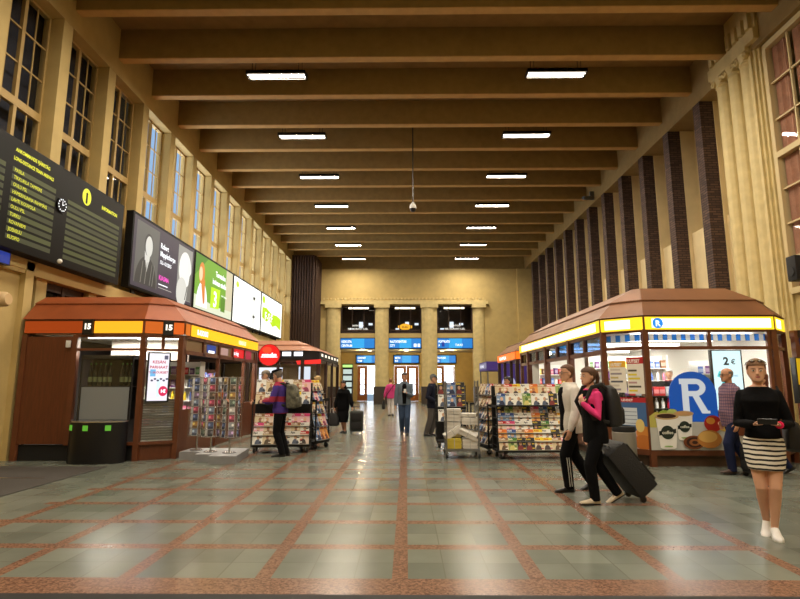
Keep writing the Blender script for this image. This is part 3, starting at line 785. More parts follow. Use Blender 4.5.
# blue arched letter R board
rr = r
arch = [(-.43, 0), (.43, 0)] + [(.43 * math.cos(t), .5 + .41 * math.sin(t)) for t in [PI * i / 20 for i in range(21)]]
mb = MB(glow((18, 88, 180), .5)); M = Matrix.Translation((5.27, 10.035, .8)) @ Matrix.Rotation(PI / 2, 4, 'X'); mb.prism(arch, 0, .03, M=M); lbo = mb.build('letter_board', rr, world=True)
lbo['label'] = 'blue arched board with white letter R'
f = Flat((5.27, 10.005, .8), (1, 0, 0), (0, 0, 1), lift=.002)
LW = glow((214, 218, 220), .6)
f.poly([(-.2, .16), (-.08, .16), (-.08, .7), (-.2, .7)], LW); f.k = .002
f.rect(-.24, .68, .06, .78, LW); f.k = .002
for i in range(12):
    a0 = -PI / 2 + PI * i / 12; a1 = -PI / 2 + PI * (i + 1) / 12; c = (.05, .62); f.k = .002
    f.poly([(c[0] + .08 * math.cos(a0), c[1] + .065 * math.sin(a0)), (c[0] + .19 * math.cos(a0), c[1] + .16 * math.sin(a0)), (c[0] + .19 * math.cos(a1), c[1] + .16 * math.sin(a1)), (c[0] + .08 * math.cos(a1), c[1] + .065 * math.sin(a1))], LW)
f.k = .002; f.rect(-.1, .46, .06, .555, LW); f.k = .002
f.poly([(-.02, .48), (.1, .48), (.25, .2), (.29, .2), (.29, .15), (.14, .15)], LW)
f.build('letter', lbo, world=True)
# food poster: table with cups, bun, cinnamon roll, apple, lettuce
f, w_ = sheet('', '', '', PB, PD, .3); f = Flat((4.44, 10.0, .3), (1, 0, 0), (0, 0, 1), lift=.002)
TB = paint((196, 196, 190)); E_ = lambda c: paint(c)
W2 = 1.75
f.rect(0, 0, W2, .5, TB)
f.poly([(0, .4), (.5, .4), (.62, .62), (.45, .68), (.3, .62), (.12, .68), (0, .6)], E_((196, 190, 96)))
for u, v, q in ((.28, .62, .12), (.42, .66, .1), (.52, .6, .1), (.36, .56, .1)): f.ell(u, v, q, q * .75, E_((150, 178, 70) if q > .1 else (186, 204, 116)))
f.ell(1.6, .5, .22, .13, E_((206, 166, 80))); f.ell(1.4, .42, .2, .09, E_((224, 186, 92))); f.ell(1.66, .33, .16, .08, E_((120, 62, 36)))
f.ell(1.14, .47, .16, .15, E_((176, 40, 30))); f.ell(1.1, .52, .08, .06, E_((224, 150, 60)))
def cup(u, v, s, brim):
    f.poly([(u - .13 * s, v), (u + .13 * s, v), (u + .18 * s, v + .5 * s), (u - .18 * s, v + .5 * s)], E_((248, 246, 240)))
    f.ell(u, v, .13 * s, .03 * s, E_((248, 246, 240))); f.ell(u, v + .5 * s, .2 * s, .055 * s, E_((196, 168, 120))); f.ell(u, v + .505 * s, .16 * s, .036 * s, E_(brim))
    f.ell(u, v + .24 * s, .11 * s, .11 * s, E_((38, 52, 40))); f.poly([(u - .14 * s, v + .19 * s), (u + .14 * s, v + .23 * s), (u + .14 * s, v + .3 * s), (u - .14 * s, v + .26 * s)], E_((24, 34, 28)))
    f.text('coffee', u, v + .215 * s, .075 * s, E_((225, 225, 210)), 'CENTER', bold=.002)
    f.ell(u, v + .02, .08, .012, E_((150, 190, 110)))
cup(.62, .2, .9, (206, 160, 110)); cup(.3, .05, 1.1, (58, 30, 18))
f.ell(.76, .14, .19, .12, E_((120, 66, 34)))
for q in (.15, .1, .05): f.k += .001; f.ell(.77, .14, q, q * .6, E_((60, 30, 18) if q != .1 else (160, 100, 54)))
f.ell(1.04, .2, .22, .16, E_((190, 126, 56))); f.ell(1.01, .24, .17, .1, E_((222, 176, 96)))
o = f.build('window_poster', r, world=True); o['label'] = 'food poster with coffee cups, bun and apple'
# price screen
rr = thing('advert_screen', 'upright pale cyan lit screen reading 2 euros in the right kiosk', 'screen', (6.05, 10.2, 1.0))
MB(BLACK).box(5.74, 10.16, .98, 6.33, 10.24, 2.12, bev=.01).build('housing', rr, world=True)
f = Flat((5.77, 10.16, 1.0), (1, 0, 0), (0, 0, 1)); f.rect(0, 0, .53, 1.1, glow((206, 240, 246), 1.1)); f.text('2', .2, .84, .2, BLACK, bold=.008); f.k = .004; f.text('€', .34, .85, .13, BLACK, bold=.003)
f.k = .004; TE = glow((70, 200, 206), 1.0)
f.poly([(.06, .62), (.12, .6), (.16, .45), (.3, .5), (.3, .58), (.2, .62), (.16, .72), (.1, .72)], TE); f.poly([(.12, .34), (.36, .38), (.34, .45), (.12, .42)], TE); f.text('uusi', .34, .62, .07, glow((40, 90, 150), .9)); f.build('screen_face', rr, world=True)
# chamfer posters
def news_sheet(u0, u1, z0, z1, head, body, label):
    f, w_ = wall_flat(PA, PB, z0); f.k = .014; h = z1 - z0
    f.rect(u0, 0, u1, h, paint((236, 230, 218))); f.rect(u0, h - .12, u1, h, paint(head))
    for i in range(6):
        f.k = .016; f.rect(u0 + .02, .04 + i * .075, u0 + (u1 - u0) * (.5 + .45 * random.random()), .075 + i * .075, paint(body[i % len(body)]))
    f.k = .017; f.text('UUTISET', u0 + .02, h - .1, .085, paint((245, 240, 235)), bold=.003, sx=.7)
    o = f.build('news_placard', r, world=True); o['label'] = label
news_sheet(.1, .42, 1.32, 1.92, (236, 180, 40), ((150, 140, 150), (210, 200, 190), (90, 90, 100), (200, 180, 120)), 'news placard with yellow top stripe on the kiosk corner window')
news_sheet(.44, .78, 1.3, 1.98, (186, 34, 40), ((226, 210, 60), (90, 84, 70), (190, 150, 150), (226, 210, 60)), 'news placard with red heading on the kiosk corner window')
f, w_ = wall_flat(PA, PB, .3); f.k = .013
f.rect(.1, .32, w_ - .03, .84, paint((66, 104, 156))); f.rect(.3, .42, .58, .74, paint((206, 216, 226)))
for i in range(4): f.k = .016; f.rect(.31, .45 + i * .07, .57, .46 + i * .07, paint((90, 110, 140)))
f.k = .015; f.rect(.1, .84, w_ - .03, .93, paint((178, 32, 42))); f.text('LEHDET', .3, .86, .06, paint((240, 230, 230)), bold=.002)
f.k = .015; f.rect(.1, 0, w_ - .03, .32, paint((216, 190, 196))); f.ell(.7, .28, .16, .13, paint((206, 130, 50))); f.ell(.66, .12, .18, .13, paint((190, 110, 40))); f.ell(.62, .42, .08, .12, paint((226, 200, 120)))
for i in range(3): f.rect(.14 + i * .14, .1, .26 + i * .14, .24, paint((206, 60, 90)))
o = f.build('window_poster', r, world=True); o['label'] = 'blue and red poster low on the kiosk corner'

# ---------------------------------------------------------------- left kiosk
KL = [(-7.72, 16.6), (-7.72, 10.6), (-5.25, 10.6), (-4.6, 11.0), (-4.6, 16.6)]
r = thing('kiosk', 'orange copper-roofed kiosk with red-brown wood panel at left', 'kiosk', (-6.2, 13.5, 0))
roof(KL, [0, 1, 1, 1, 1], [(-.02, 2.77), (.32, 3.12), (.62, 3.32), (.65, 3.32)], COPPER, r)
MB(RAIL).prism(inset(KL, [.03] * 5), 2.505, 2.77).build('fascia_core', r, world=True)
def fas(i, u0, u1, col, s, txt=None, tu=0, h0=.0, white=()):
    a, b = KL[i], KL[i + 1]
    f, w_ = wall_flat(a, b, 2.49); f.rect(w_ * u0, h0, w_ * u1, .24, glow(col, s))
    for x0, x1 in white: f.rect(w_ * x0, .05, w_ * x1, .19, glow((255, 246, 200), 1.5)); f.k -= .0012
    if txt: f.text(txt, w_ * tu, .06, .16, WL, bold=.006)
    f.mb.xform(Matrix.Translation(-V(r.location))); f.mb.build('sign_panel', r, angle=180, recalc=False)
fas(1, .02, .5, (176, 66, 14), .6); fas(1, .59, .985, (255, 160, 30), 1.2, white=())
fas(2, .02, .5, (206, 96, 20), .8); fas(2, .66, .98, (216, 92, 18), .85)
fas(3, .01, .05, (216, 110, 24), .8); fas(3, .06, .99, (255, 176, 16), 1.2, 'R-KIOSKI', .12, white=())
f, w_ = wall_flat(KL[3], KL[4], 2.49); f.k = .005; f.text('VEIKKAUS', 3.6, .06, .15, glow((255, 246, 200), 1.4), bold=.004); f.mb.xform(Matrix.Translation(-V(r.location))); f.mb.build('lettering', r, angle=180, recalc=False)
for i, t in ((1, .545), (2, .58)):
    a = lerp(KL[i], KL[i + 1], t); d = V((KL[i + 1][0] - KL[i][0], KL[i + 1][1] - KL[i][1], 0)).normalized()
    p0 = lerp(KL[i], KL[i + 1], t - .1 / math.hypot(KL[i + 1][0] - KL[i][0], KL[i + 1][1] - KL[i][1])); p1 = lerp(KL[i], KL[i + 1], t + .1 / math.hypot(KL[i + 1][0] - KL[i][0], KL[i + 1][1] - KL[i][1]))
    mb = MB(BLACK); strip(mb, p0, p1, 2.46, 2.76, .08, out=.05); o = mb.build('number_box', r, world=True)
    f, w_ = wall_flat(p0, p1, 2.52); f.k = .053; f.text('15', w_ / 2, .05, .15, glow((250, 240, 220), 1.3), 'CENTER', bold=.008)
    f.mb.xform(Matrix.Translation(-V(r.location))); f.mb.build('lettering', o, angle=180, recalc=False)
Q = inset(KL, [.06] * 5)
fr = MB(RAIL)
for p in Q: post(fr, p, 0, 2.46, .05)
for x in (-6.63,): post(fr, (x, 10.66), .3, 2.46, .05)
for i in (1, 2): 
    a, b = Q[i], Q[i + 1]
    if i == 1: a = (-6.63, 10.66)
    for z0, z1 in ((2.14, 2.19), (.3, .36), (2.41, 2.47)): strip(fr, a, b, z0, z1, .08, out=.04)
post(fr, lerp(Q[2], Q[3], .5), 2.14, 2.46, .025)
a, b = Q[3], Q[4]
for z0, z1 in ((2.1, 2.18), (2.42, 2.47)): strip(fr, a, b, z0, z1, .09, out=.04)
for k in range(0, 6): post(fr, lerp(a, b, .02 + k * .19), 2.1 if k in (1, 3) else 0, 2.46, .04)
fr.build('frame', r, world=True)
mb = MB(SHOPWOOD); strip(mb, (-7.66, 10.66), (-6.68, 10.66), .32, 2.42, .05, out=.03); mb.build('wood_panel', r, world=True)
mb = MB(BLACKM); strip(mb, Q[1], Q[2], 0, .3, .05, out=-.03); strip(mb, Q[2], Q[3], 0, .3, .05, out=-.03, m=SHOPWOOD); mb.build('plinth', r, world=True)
mb = MB(SHOPWOOD); strip(mb, Q[3], Q[4], 0, .95, .06); mb.build('counter_front', r, world=True)
mb = MB(mat('beige_panel', (150, 122, 88), .5)); strip(mb, Q[3], Q[4], 2.17, 2.43, .02); mb.build('transom_panel', r, world=True)
f, w_ = wall_flat(Q[3], Q[4], 2.18); f.k = .008
f.rect(1.4, .03, 2.0, .21, glow((40, 70, 150), .7)); f.rect(1.5, .02, 1.9, .08, WL); f.k = .008; f.rect(2.35, .02, 2.9, .2, glow((190, 150, 140), .7)); f.k = .008
f.rect(3.2, 0, 4.3, .24, glow((206, 24, 30), 1.0)); f.text('hot dog', 3.3, .07, .15, WL, bold=.004); f.k = .008; f.rect(4.4, .0, 5.0, .24, glow((176, 30, 60), .7))
f.mb.xform(Matrix.Translation(-V(r.location))); f.mb.build('transom_sign', r, angle=180, recalc=False)
g = MB(GLASS); strip(g, (-6.6, 10.66), Q[2], 2.18, 2.42, .008); strip(g, Q[2], Q[3], .36, 2.42, .008); g.build('window_glass', r, world=True)
sh = MB(GREYM)
a, b = lerp(Q[2], Q[3], .08), lerp(Q[2], Q[3], .94)
for k in range(16): strip(sh, a, b, .38 + k * .05, .425 + k * .05, .02, out=-.08)
sh.build('roller_shutter', r, world=True)
kc = MB(KIN); kc.prism(inset(KL, [.15, .2, .2, .2, .2]), 2.47, 2.5); kc.build('ceiling_panel', r, world=True)
MB(mat('kiosk_dark_inside', (46, 40, 38), .7)).box(-7.6, 13.9, 0, -5.7, 14.0, 2.46).build('back_panel', r, world=True)
MB(mat('kiosk_dark_inside', (46, 40, 38), .7)).box(-7.6, 10.75, 0, -7.55, 16.5, 2.46).build('side_panel', r, world=True)
tl = MB(MATS['fluorescent_tube'])
for x, y in ((-6.2, 11.2), (-5.3, 11.5), (-6.0, 12.6)): tl.box(x - .5, y - .05, 2.43, x + .5, y + .05, 2.46)
tl.box(-5.3, 14.4, 2.43, -5.2, 16.2, 2.46); tl.build('ceiling_lights', r, world=True)
lamp('kiosk_lamp', 'AREA', (-5.9, 11.4, 2.4), 80, (255, 246, 230), size=1.2, sizey=.25); lamp('kiosk_lamp', 'AREA', (-5.4, 14.8, 2.4), 70, (255, 236, 210), size=.3, sizey=2)
sc = MB(mat('transom_backdrop', (214, 206, 196), .5)); sc.box(-6.6, 11.9, 2.0, -5.0, 11.95, 2.44); sc.build('bulkhead', r, world=True)
MB(WHITEP).box(-6.78, 10.55, 2.2, -6.7, 10.6, 2.34, bev=.01).build('alarm_box', r, world=True)
# poster screen in the chamfer
rr = thing('advert_screen', 'tall lit poster screen with red lettering on kiosk corner', 'screen', (-4.95, 10.85, 1.15))
a, b = lerp(Q[2], Q[3], .12), lerp(Q[2], Q[3], .72)
mb = MB(BLACK); strip(mb, a, b, 1.12, 2.12, .06, out=.07); mb.build('housing', rr, world=True)
f, w_ = wall_flat(a, b, 1.15); f.k = .073; h = .94
f.rect(.03, 0, w_ - .03, h, glow((226, 222, 232), 1.0)); RD = glow((196, 40, 70), .8)
for i, (t, s) in enumerate((('KESÄN', .08), ('PARHAAT', .075), ('TARJOUKSET', .06))): f.k = .076; f.text(t, w_ * .5, .74 - i * .1, s, RD, 'CENTER', bold=.002)
f.k = .076; f.rect(.06, .48, .16, .62, glow((110, 180, 226), .9)); f.k = .076; f.rect(w_ * .45, .08, w_ * .6, .44, glow((206, 230, 238), 1.0))
for i in range(6): f.k = .077; f.ell(.1 + i * .055, .4 + .03 * (i % 2), .025, .02, glow((70, 70, 96), .8), n=10)
f.k = .077; f.ell(w_ * .74, .19, .085, .1, glow((206, 30, 80), .95)); f.text('1€', w_ * .74, .16, .085, WL, 'CENTER', bold=.004); f.k = .076
f.rect(.05, .05, .2, .16, glow((240, 220, 226), 1.0)); f.rect(w_ - .12, h - .12, w_ - .05, h - .04, glow((90, 90, 110), .8))
f.build('screen_face', rr, world=True)

# ---------------------------------------------------------------- drinks chiller by the left kiosk window
r = thing('drinks_chiller', 'black round-fronted drinks chiller with three green tags', 'chiller', (-5.94, 10.5, 0))
hw = .55
front = [(-hw, .32)] + [(hw * math.sin(t) , .32 - .34 * math.cos(t)) for t in [(-PI / 2 + PI * i / 24) for i in range(25)]] + [(hw, .32)]
mb = MB(mat('chiller_black', (13, 14, 20), .35)); mb.prism([(p[0], p[1] - .3) for p in front[1:-1]] , .0, .76); mb.build('base', r)
mb = MB(CHROME); mb.prism([(p[0] * 1.01, (p[1] - .3) * 1.01) for p in front[1:-1]], .76, .785); mb.build('rim', r)
for x in (-.43, -.08, .32):
    y = .02 - .34 * math.sqrt(max(0, 1 - (x / hw) ** 2)) - .004
    a = math.atan2(.34 * x / hw, hw * math.sqrt(max(.02, 1 - (x / hw) ** 2)))
    M = Matrix.Translation((x, y, .66)) @ Matrix.Rotation(a, 4, 'Z')
    MB(glow((110, 200, 60), .5)).box(-.05, -.004, -.05, .05, .008, .05, M=M).build('green_tag', r)
mb = MB(BLACKM); mb.box(-.52, .1, .785, -.5, .14, 2.05); mb.box(.5, .1, .785, .52, .14, 2.05); mb.box(-.52, .5, .785, .52, .54, 2.05); mb.box(-.52, .1, 1.98, .52, .54, 2.05); mb.box(-.5, .15, 1.42, .5, .5, 1.44)
mb.build('cabinet', r)
MB(GLASS).box(-.5, .06, .79, .5, .068, 2.05).build('front_glass', r)
MB(mat('night_blind', (150, 158, 168), .35)).box(-.49, .13, .79, .46, .14, 1.42).build('night_blind', r)
for i, x in enumerate((-.4, -.3, -.2, -.1, 0.0, .24, .33, .42)):
    b_ = thing('bottle', 'dark green-capped bottle in the drinks chiller, %s from the left' % ORD[i + 1], 'bottle', (-5.94 + x, 10.5 + .24, 1.441), group='bottles in the drinks chiller')
    MB(mat('dark_bottle', (28, 34, 30), .15)).lathe([(.01, 0), (.034, .005), (.036, .2), (.034, .26), (.014, .36), (.013, .42)], seg=12).build('body', b_)
    MB(paint((70, 130, 60))).lathe([(.016, .42), (.017, .45), (.01, .46)], seg=12).build('cap', b_)
    MB(paint((120, 130, 90))).lathe([(.0368, .08), (.0368, .18)], seg=12).build('wrapper', b_)

# ---------------------------------------------------------------- second kiosk on the left, farther off
KF = [(-7.72, 24), (-7.72, 18.2), (-3.5, 18.2), (-3.0, 18.7), (-3.0, 24)]
r = thing('kiosk', 'farther dull copper-roofed kiosk behind the red round sign', 'kiosk', (-5.4, 21, 0))
roof(KF, [0, 1, 1, 1, 1], [(-.02, 2.6), (.4, 2.8), (.9, 3.0), (.95, 3.0)], mat('rose_brown_roof', (166, 112, 82), .6, var=.1), r)
MB(BLACKM).prism(inset(KF, [.03] * 5), 2.3, 2.6).build('fascia', r, world=True)
f, w_ = wall_flat(KF[1], KF[2], 2.33)
for u0, u1 in ((2.1, 2.5), (3.5, 3.8), (3.9, 4.2)):
    f, w_ = wall_flat(KF[1], KF[2], 2.33); f.rect(u0, .08, u1, .22, WL); f.mb.xform(Matrix.Translation(-V(r.location))); f.mb.build('sign_panel', r, angle=180, recalc=False)
f, w_ = wall_flat(KF[3], KF[4], 2.33)
for i in range(6): f.k = .002; f.rect(.25 + i * .85, .1, .65 + i * .85, .2, glow((250, 240, 220), 1.1))
f.mb.xform(Matrix.Translation(-V(r.location))); f.mb.build('sign_panel', r, angle=180, recalc=False)
Q = inset(KF, [.06] * 5); fr = MB(DARKWOOD)
for p in Q: post(fr, p, 0, 2.3, .06)
for t in (.3, .55, .8): post(fr, lerp(Q[1], Q[2], t), 0, 2.3, .05)
for t in (.33, .66): post(fr, lerp(Q[3], Q[4], t), 0, 2.3, .05)
for i in (1, 2, 3): strip(fr, Q[i], Q[i + 1], 0, .9, .06); strip(fr, Q[i], Q[i + 1], 2.2, 2.3, .06)
fr.build('frame', r, world=True)
g = MB(GLASS)
for i in (1, 2): strip(g, Q[i], Q[i + 1], .9, 2.2, .008)
g.build('window_glass', r, world=True)
MB(mat('kiosk_back_ochre', (176, 144, 96), .7)).box(-7.6, 22.5, 0, -3.3, 22.6, 2.3).build('back_panel', r, world=True)
f = Flat((-5.2, 18.24, 1.3), (1, 0, 0), (0, 0, 1)); f.rect(.2, .1, 1.0, .72, glow((226, 232, 246), .9)); f.ell(.68, .42, .14, .14, BLACKM); f.build('window_poster', r, world=True); f = Flat((-5.2, 18.24, 1.3), (1, 0, 0), (0, 0, 1)); f.rect(1.55, .1, 1.95, .75, glow((206, 214, 226), .9)); f.build('window_poster', r, world=True); f = Flat((-5.2, 18.24, 1.3), (1, 0, 0), (0, 0, 1)); f.poly([(1.45, .95), (2.3, 1.0), (2.3, .85), (1.5, .82)], glow((226, 40, 36), 1.0))
f.build('window_poster', r, world=True)
MB(MATS['fluorescent_tube']).box(-7, 19.5, 2.25, -3.4, 19.6, 2.29).build('ceiling_lights', r, world=True)
lamp('kiosk_lamp', 'AREA', (-5.2, 19.8, 2.24), 30, (255, 240, 215), size=3, sizey=.3)

# round red sign
r = thing('round_sign', 'round red lit sign with white lettering on the farther left kiosk front', 'sign', (-4.64, 18.1, 2.44))
MB(mat('red_sign_rim', (170, 16, 16), .4)).cyl((0, .05, 0), (0, 0, 0), .37, seg=36).build('housing', r)
MB(BLACK).cyl((0, .1, 0), (0, .05, 0), .08, seg=10).build('mount', r)
f = Flat((0, 0, 0), (1, 0, 0), (0, 0, 1)); f.ell(0, 0, .35, .35, glow((228, 22, 22), 1.0)); f.ell(-.08, .17, .16, .11, glow((236, 70, 40), 1.0)); f.text('snacks', 0, -.06, .18, WL, 'CENTER', bold=.011, sx=1.05); f.k = .004; f.rect(-.28, -.085, .28, -.06, WL); f.build('sign_face', r)

# ---------------------------------------------------------------- farther right-hand stalls
KT = [(3.85, 22.6), (3.85, 18.9), (4.3, 18.5), (7.4, 18.5), (7.4, 22.6)]
r = thing('kiosk', 'small farther kiosk with glowing orange fascia on the right', 'kiosk', (5.6, 20.5, 0))
roof(KT, [1, 1, 1, 1, 1], [(-.02, 2.62), (.35, 2.95), (.8, 3.15), (.85, 3.15)], COPPER_R, r)
MB(RAIL).prism(inset(KT, [.03] * 5), 2.3, 2.62).build('fascia', r, world=True)
for i in (0, 1):
    f, w_ = wall_flat(KT[i], KT[i + 1], 2.34); f.rect(.02, 0, w_ - .02, .26, glow((255, 110, 20), 1.1)); 
    if i == 0: f.text('KAHVILA', .5, .06, .18, WL, bold=.006, sx=2)
    f.mb.xform(Matrix.Translation(-V(r.location))); f.mb.build('sign_panel', r, angle=180, recalc=False)
Q = inset(KT, [.06] * 5); fr = MB(DARKWOOD)
for p in Q: post(fr, p, 0, 2.3, .06)
for t in (.35, .7): post(fr, lerp(Q[0], Q[1], t), 0, 2.3, .05)
strip(fr, Q[0], Q[1], 0, .95, .06); strip(fr, Q[1], Q[2], 0, .95, .06); fr.build('frame', r, world=True)
MB(KIN).box(6.2, 18.8, 0, 6.3, 22.4, 2.3).build('back_panel', r, world=True)
lamp('kiosk_lamp', 'AREA', (5.2, 20.5, 2.25), 30, (255, 236, 210), size=1, sizey=3)
r = thing('stall', 'purple fabric-sided stall with round pale emblem on the right', 'stall', (4.4, 25, 0))
PUR = mat('purple_panel', (72, 52, 150), .6)
mb = MB(PUR); mb.box(3.6, 24.0, 2.05, 5.4, 26.4, 2.45); mb.build('canopy', r, world=True)
mb = MB(PUR); mb.box(4.1, 23.95, .0, 5.4, 24.0, 2.05); mb.build('side_panel', r, world=True)
mb = MB(mat('purple_dark', (44, 34, 84), .6)); mb.box(5.3, 24.0, 0, 5.4, 26.4, 2.05); mb.box(3.6, 24, 0, 5.3, 26.4, .9); mb.build('counter', r, world=True)
mb = MB(GREYM)
for x, y in ((3.65, 24.05), (3.65, 26.35), (5.35, 26.35)): mb.cyl((x, y, 0), (x, y, 2.1), .03, seg=8)
mb.build('posts', r, world=True)
f = Flat((3.6, 23.94, 1.3), (1, 0, 0), (0, 0, 1)); f.ell(.95, .18, .3, .32, glow((190, 190, 230), .7)); f.ell(.95, .18, .2, .1, glow((120, 110, 190), .7)); f.build('emblem', r, world=True)
f = Flat((3.6, 26.4, 2.1), (0, -1, 0), (0, 0, 1)); f.rect(.1, .05, 2.3, .3, glow((130, 130, 170), .6)); f.text('PHONE', .3, .1, .18, WL, sx=2); f.build('fascia_strip', r, world=True)

# shopfront with yellow number sign at the right edge
r = thing('shopfront', 'dark shop corner with blue white valance at the right edge', 'shopfront', (8.1, 10.9, 0))
mb = MB(mat('dark_shop', (40, 32, 28), .5)); mb.box(7.5, 10.33, 0, 8.98, 10.48, 2.45); mb.box(7.5, 10.28, 2.36, 8.98, 10.5, 2.5); mb.build('panel', r, world=True)
v_ = MB(VB)
for k in range(14): v_.box(7.52 + k * .09, 10.255, 2.2, 7.61 + k * .09, 10.279, 2.34, m=(paint((36, 50, 110)), VW)[k % 2])
v_.build('valance', r, world=True)
MB(RAIL).box(7.44, 10.28, 0, 7.52, 10.4, 2.5).build('post', r, world=True)
rr = r
MB(BLACK).box(7.34, 10.2, 1.12, 8.54, 10.34, 1.98, bev=.01).build('price_sign', rr, world=True)['label'] = 'yellow sign with black number 15'
f = Flat((7.34, 10.2, 1.12), (1, 0, 0), (0, 0, 1)); f.rect(.02, .35, 1.18, .84, glow((206, 166, 20), .75)); f.text('15', .12, .42, .44, BLACK, bold=.02); f.k = .002; f.rect(.02, .02, 1.18, .34, paint((40, 34, 32))); f.ell(.25, .17, .14, .14, paint((190, 190, 200))); f.ell(.25, .17, .07, .08, paint((70, 70, 84))); f.rect(.5, .05, .8, .3, paint((200, 150, 30))); f.build('sign_face', rr, world=True)

# small wall fittings
r = thing('loudspeaker', 'black box loudspeaker on the right wall at the photo edge', 'speaker', (8.62, 11.5, 3.7))
MB(BLACKM).box(-.2, -.14, 0, .1, .14, .55, bev=.02).build('cabinet', r); MB(BLACK).box(.1, -.04, .2, .45, .04, .3).build('bracket', r); MB(RUBBER).cyl((-.2, 0, .2), (-.22, 0, .2), .1, seg=16).build('cone', r)
r = thing('security_camera', 'small grey bullet camera under the right ceiling band', 'camera', (8.6, 24.0, 9.86))
MB(GREYM).cyl((.05, 0, .2), (-.35, -.25, .1), .09, seg=12).build('body', r); MB(BLACK).cyl((-.35, -.25, .1), (-.4, -.28, .09), .075, seg=12).build('lens', r); MB(GREYM).box(.0, -.04, .1, .21, .04, .5).build('bracket', r)
r = thing('wall_lamp', 'cream cylindrical wall fitting at the left edge', 'lamp', (-7.6, 9.65, 3.03))
MB(mat('cream_enamel', (206, 176, 130), .35)).tube([(-.3, 0, 0), (.2, 0, 0), (.26, 0, 0)], [.14, .14, .1], seg=18).build('shade', r); MB(WHITEP).cyl((-.32, 0, 0), (-.28, 0, 0), .18, seg=18).build('wall_plate', r)
r = thing('platform_sign', 'small blue sign at the left edge under the arrivals board', 'sign', (-7.7, 9.75, 3.75))
MB(BLACK).box(-.08, -.6, 0, 0, .3, .26).build('backing', r); f = Flat((0, -.6, 0), (0, 1, 0), (0, 0, 1)); f.rect(.02, .02, .88, .24, glow((40, 60, 150), .7)); f.text('i', .1, .06, .17, WL); f.build('sign_face', r)
# ---------------------------------------------------------------- magazines: prototypes with printed covers
COVERS = [  # name, paper, title band, title colour, blob colours
    ('yellow-banded', (226, 216, 190), (236, 206, 30), (190, 20, 30), ((200, 150, 110), (70, 60, 60))),
    ('pink', (236, 190, 196), (214, 60, 120), (250, 240, 240), ((226, 180, 150), (150, 60, 90))),
    ('white', (238, 236, 228), (230, 228, 220), (30, 30, 36), ((200, 160, 130), (80, 90, 110))),
    ('red-banded', (226, 206, 190), (196, 30, 34), (250, 244, 236), ((206, 160, 120), (60, 50, 50))),
    ('green', (150, 168, 96), (60, 120, 50), (240, 240, 210), ((90, 120, 60), (210, 200, 120))),
    ('blue', (120, 150, 190), (40, 70, 140), (240, 244, 250), ((220, 180, 150), (40, 50, 80))),
    ('black', (44, 40, 42), (30, 28, 30), (230, 200, 60), ((190, 150, 120), (120, 40, 40))),
    ('orange', (226, 160, 84), (220, 110, 30), (250, 240, 220), ((190, 120, 80), (120, 60, 40))),
    ('beige', (214, 196, 160), (150, 110, 70), (244, 236, 220), ((160, 110, 80), (90, 70, 50))),
]
TITLES = ['Anna', 'Me', 'Apu', 'Seura', 'Eeva', 'Koti', 'Auto', '7pv', 'Kodin']
MAGMESH = []
for i, (nm, pap, band, tc_, blob) in enumerate(COVERS):
    mb = MB(paint((226, 222, 212))); mb.box(-.105, 0, 0, .105, .008, .28)
    f = Flat((-.105, 0, 0), (1, 0, 0), (0, 0, 1), step=.0004, lift=.0006); f.mb = mb
    f.rect(.002, .002, .208, .278, paint(pap)); 
    f.k = .001; f.rect(.002, .215, .208, .278, paint(band))
    f.k = .0014; f.text(TITLES[i], .012, .228, .06, paint(tc_), bold=.002, sx=.9)
    f.k = .001; f.ell(.1 + .02 * (i % 3 - 1), .0 + .004, .07, .11, paint(blob[1]), 0, PI, 14); f.k = .0014; f.ell(.1 + .02 * (i % 3 - 1), .15, .034, .045, paint(blob[0]), n=14)
    for k in range(3):
        f.k = .0018; x = .012 if i % 2 else .14; f.rect(x, .03 + k * .05, x + .055, .05 + k * .05, paint(band if k % 2 else tc_))
    MAGMESH.append(mb.mesh('magazine', 35, recalc=False))
MAGN = [0] * len(COVERS)
def put_mag(M, i, label, group, s=1.0, nm='magazine'):
    o = bpy.data.objects.new(nm, MAGMESH[i]); COL.objects.link(o)
    o.matrix_world = M @ Matrix.Scale(s, 4)
    return tag(o, label, 'magazine', group)

def caster(mb, x, y, m=None):
    mb.cyl((x - .02, y, .05), (x + .02, y, .05), .05, BLACKM, seg=12); mb.box(x - .03, y - .02, .05, x + .03, y + .03, .13, GREYM)

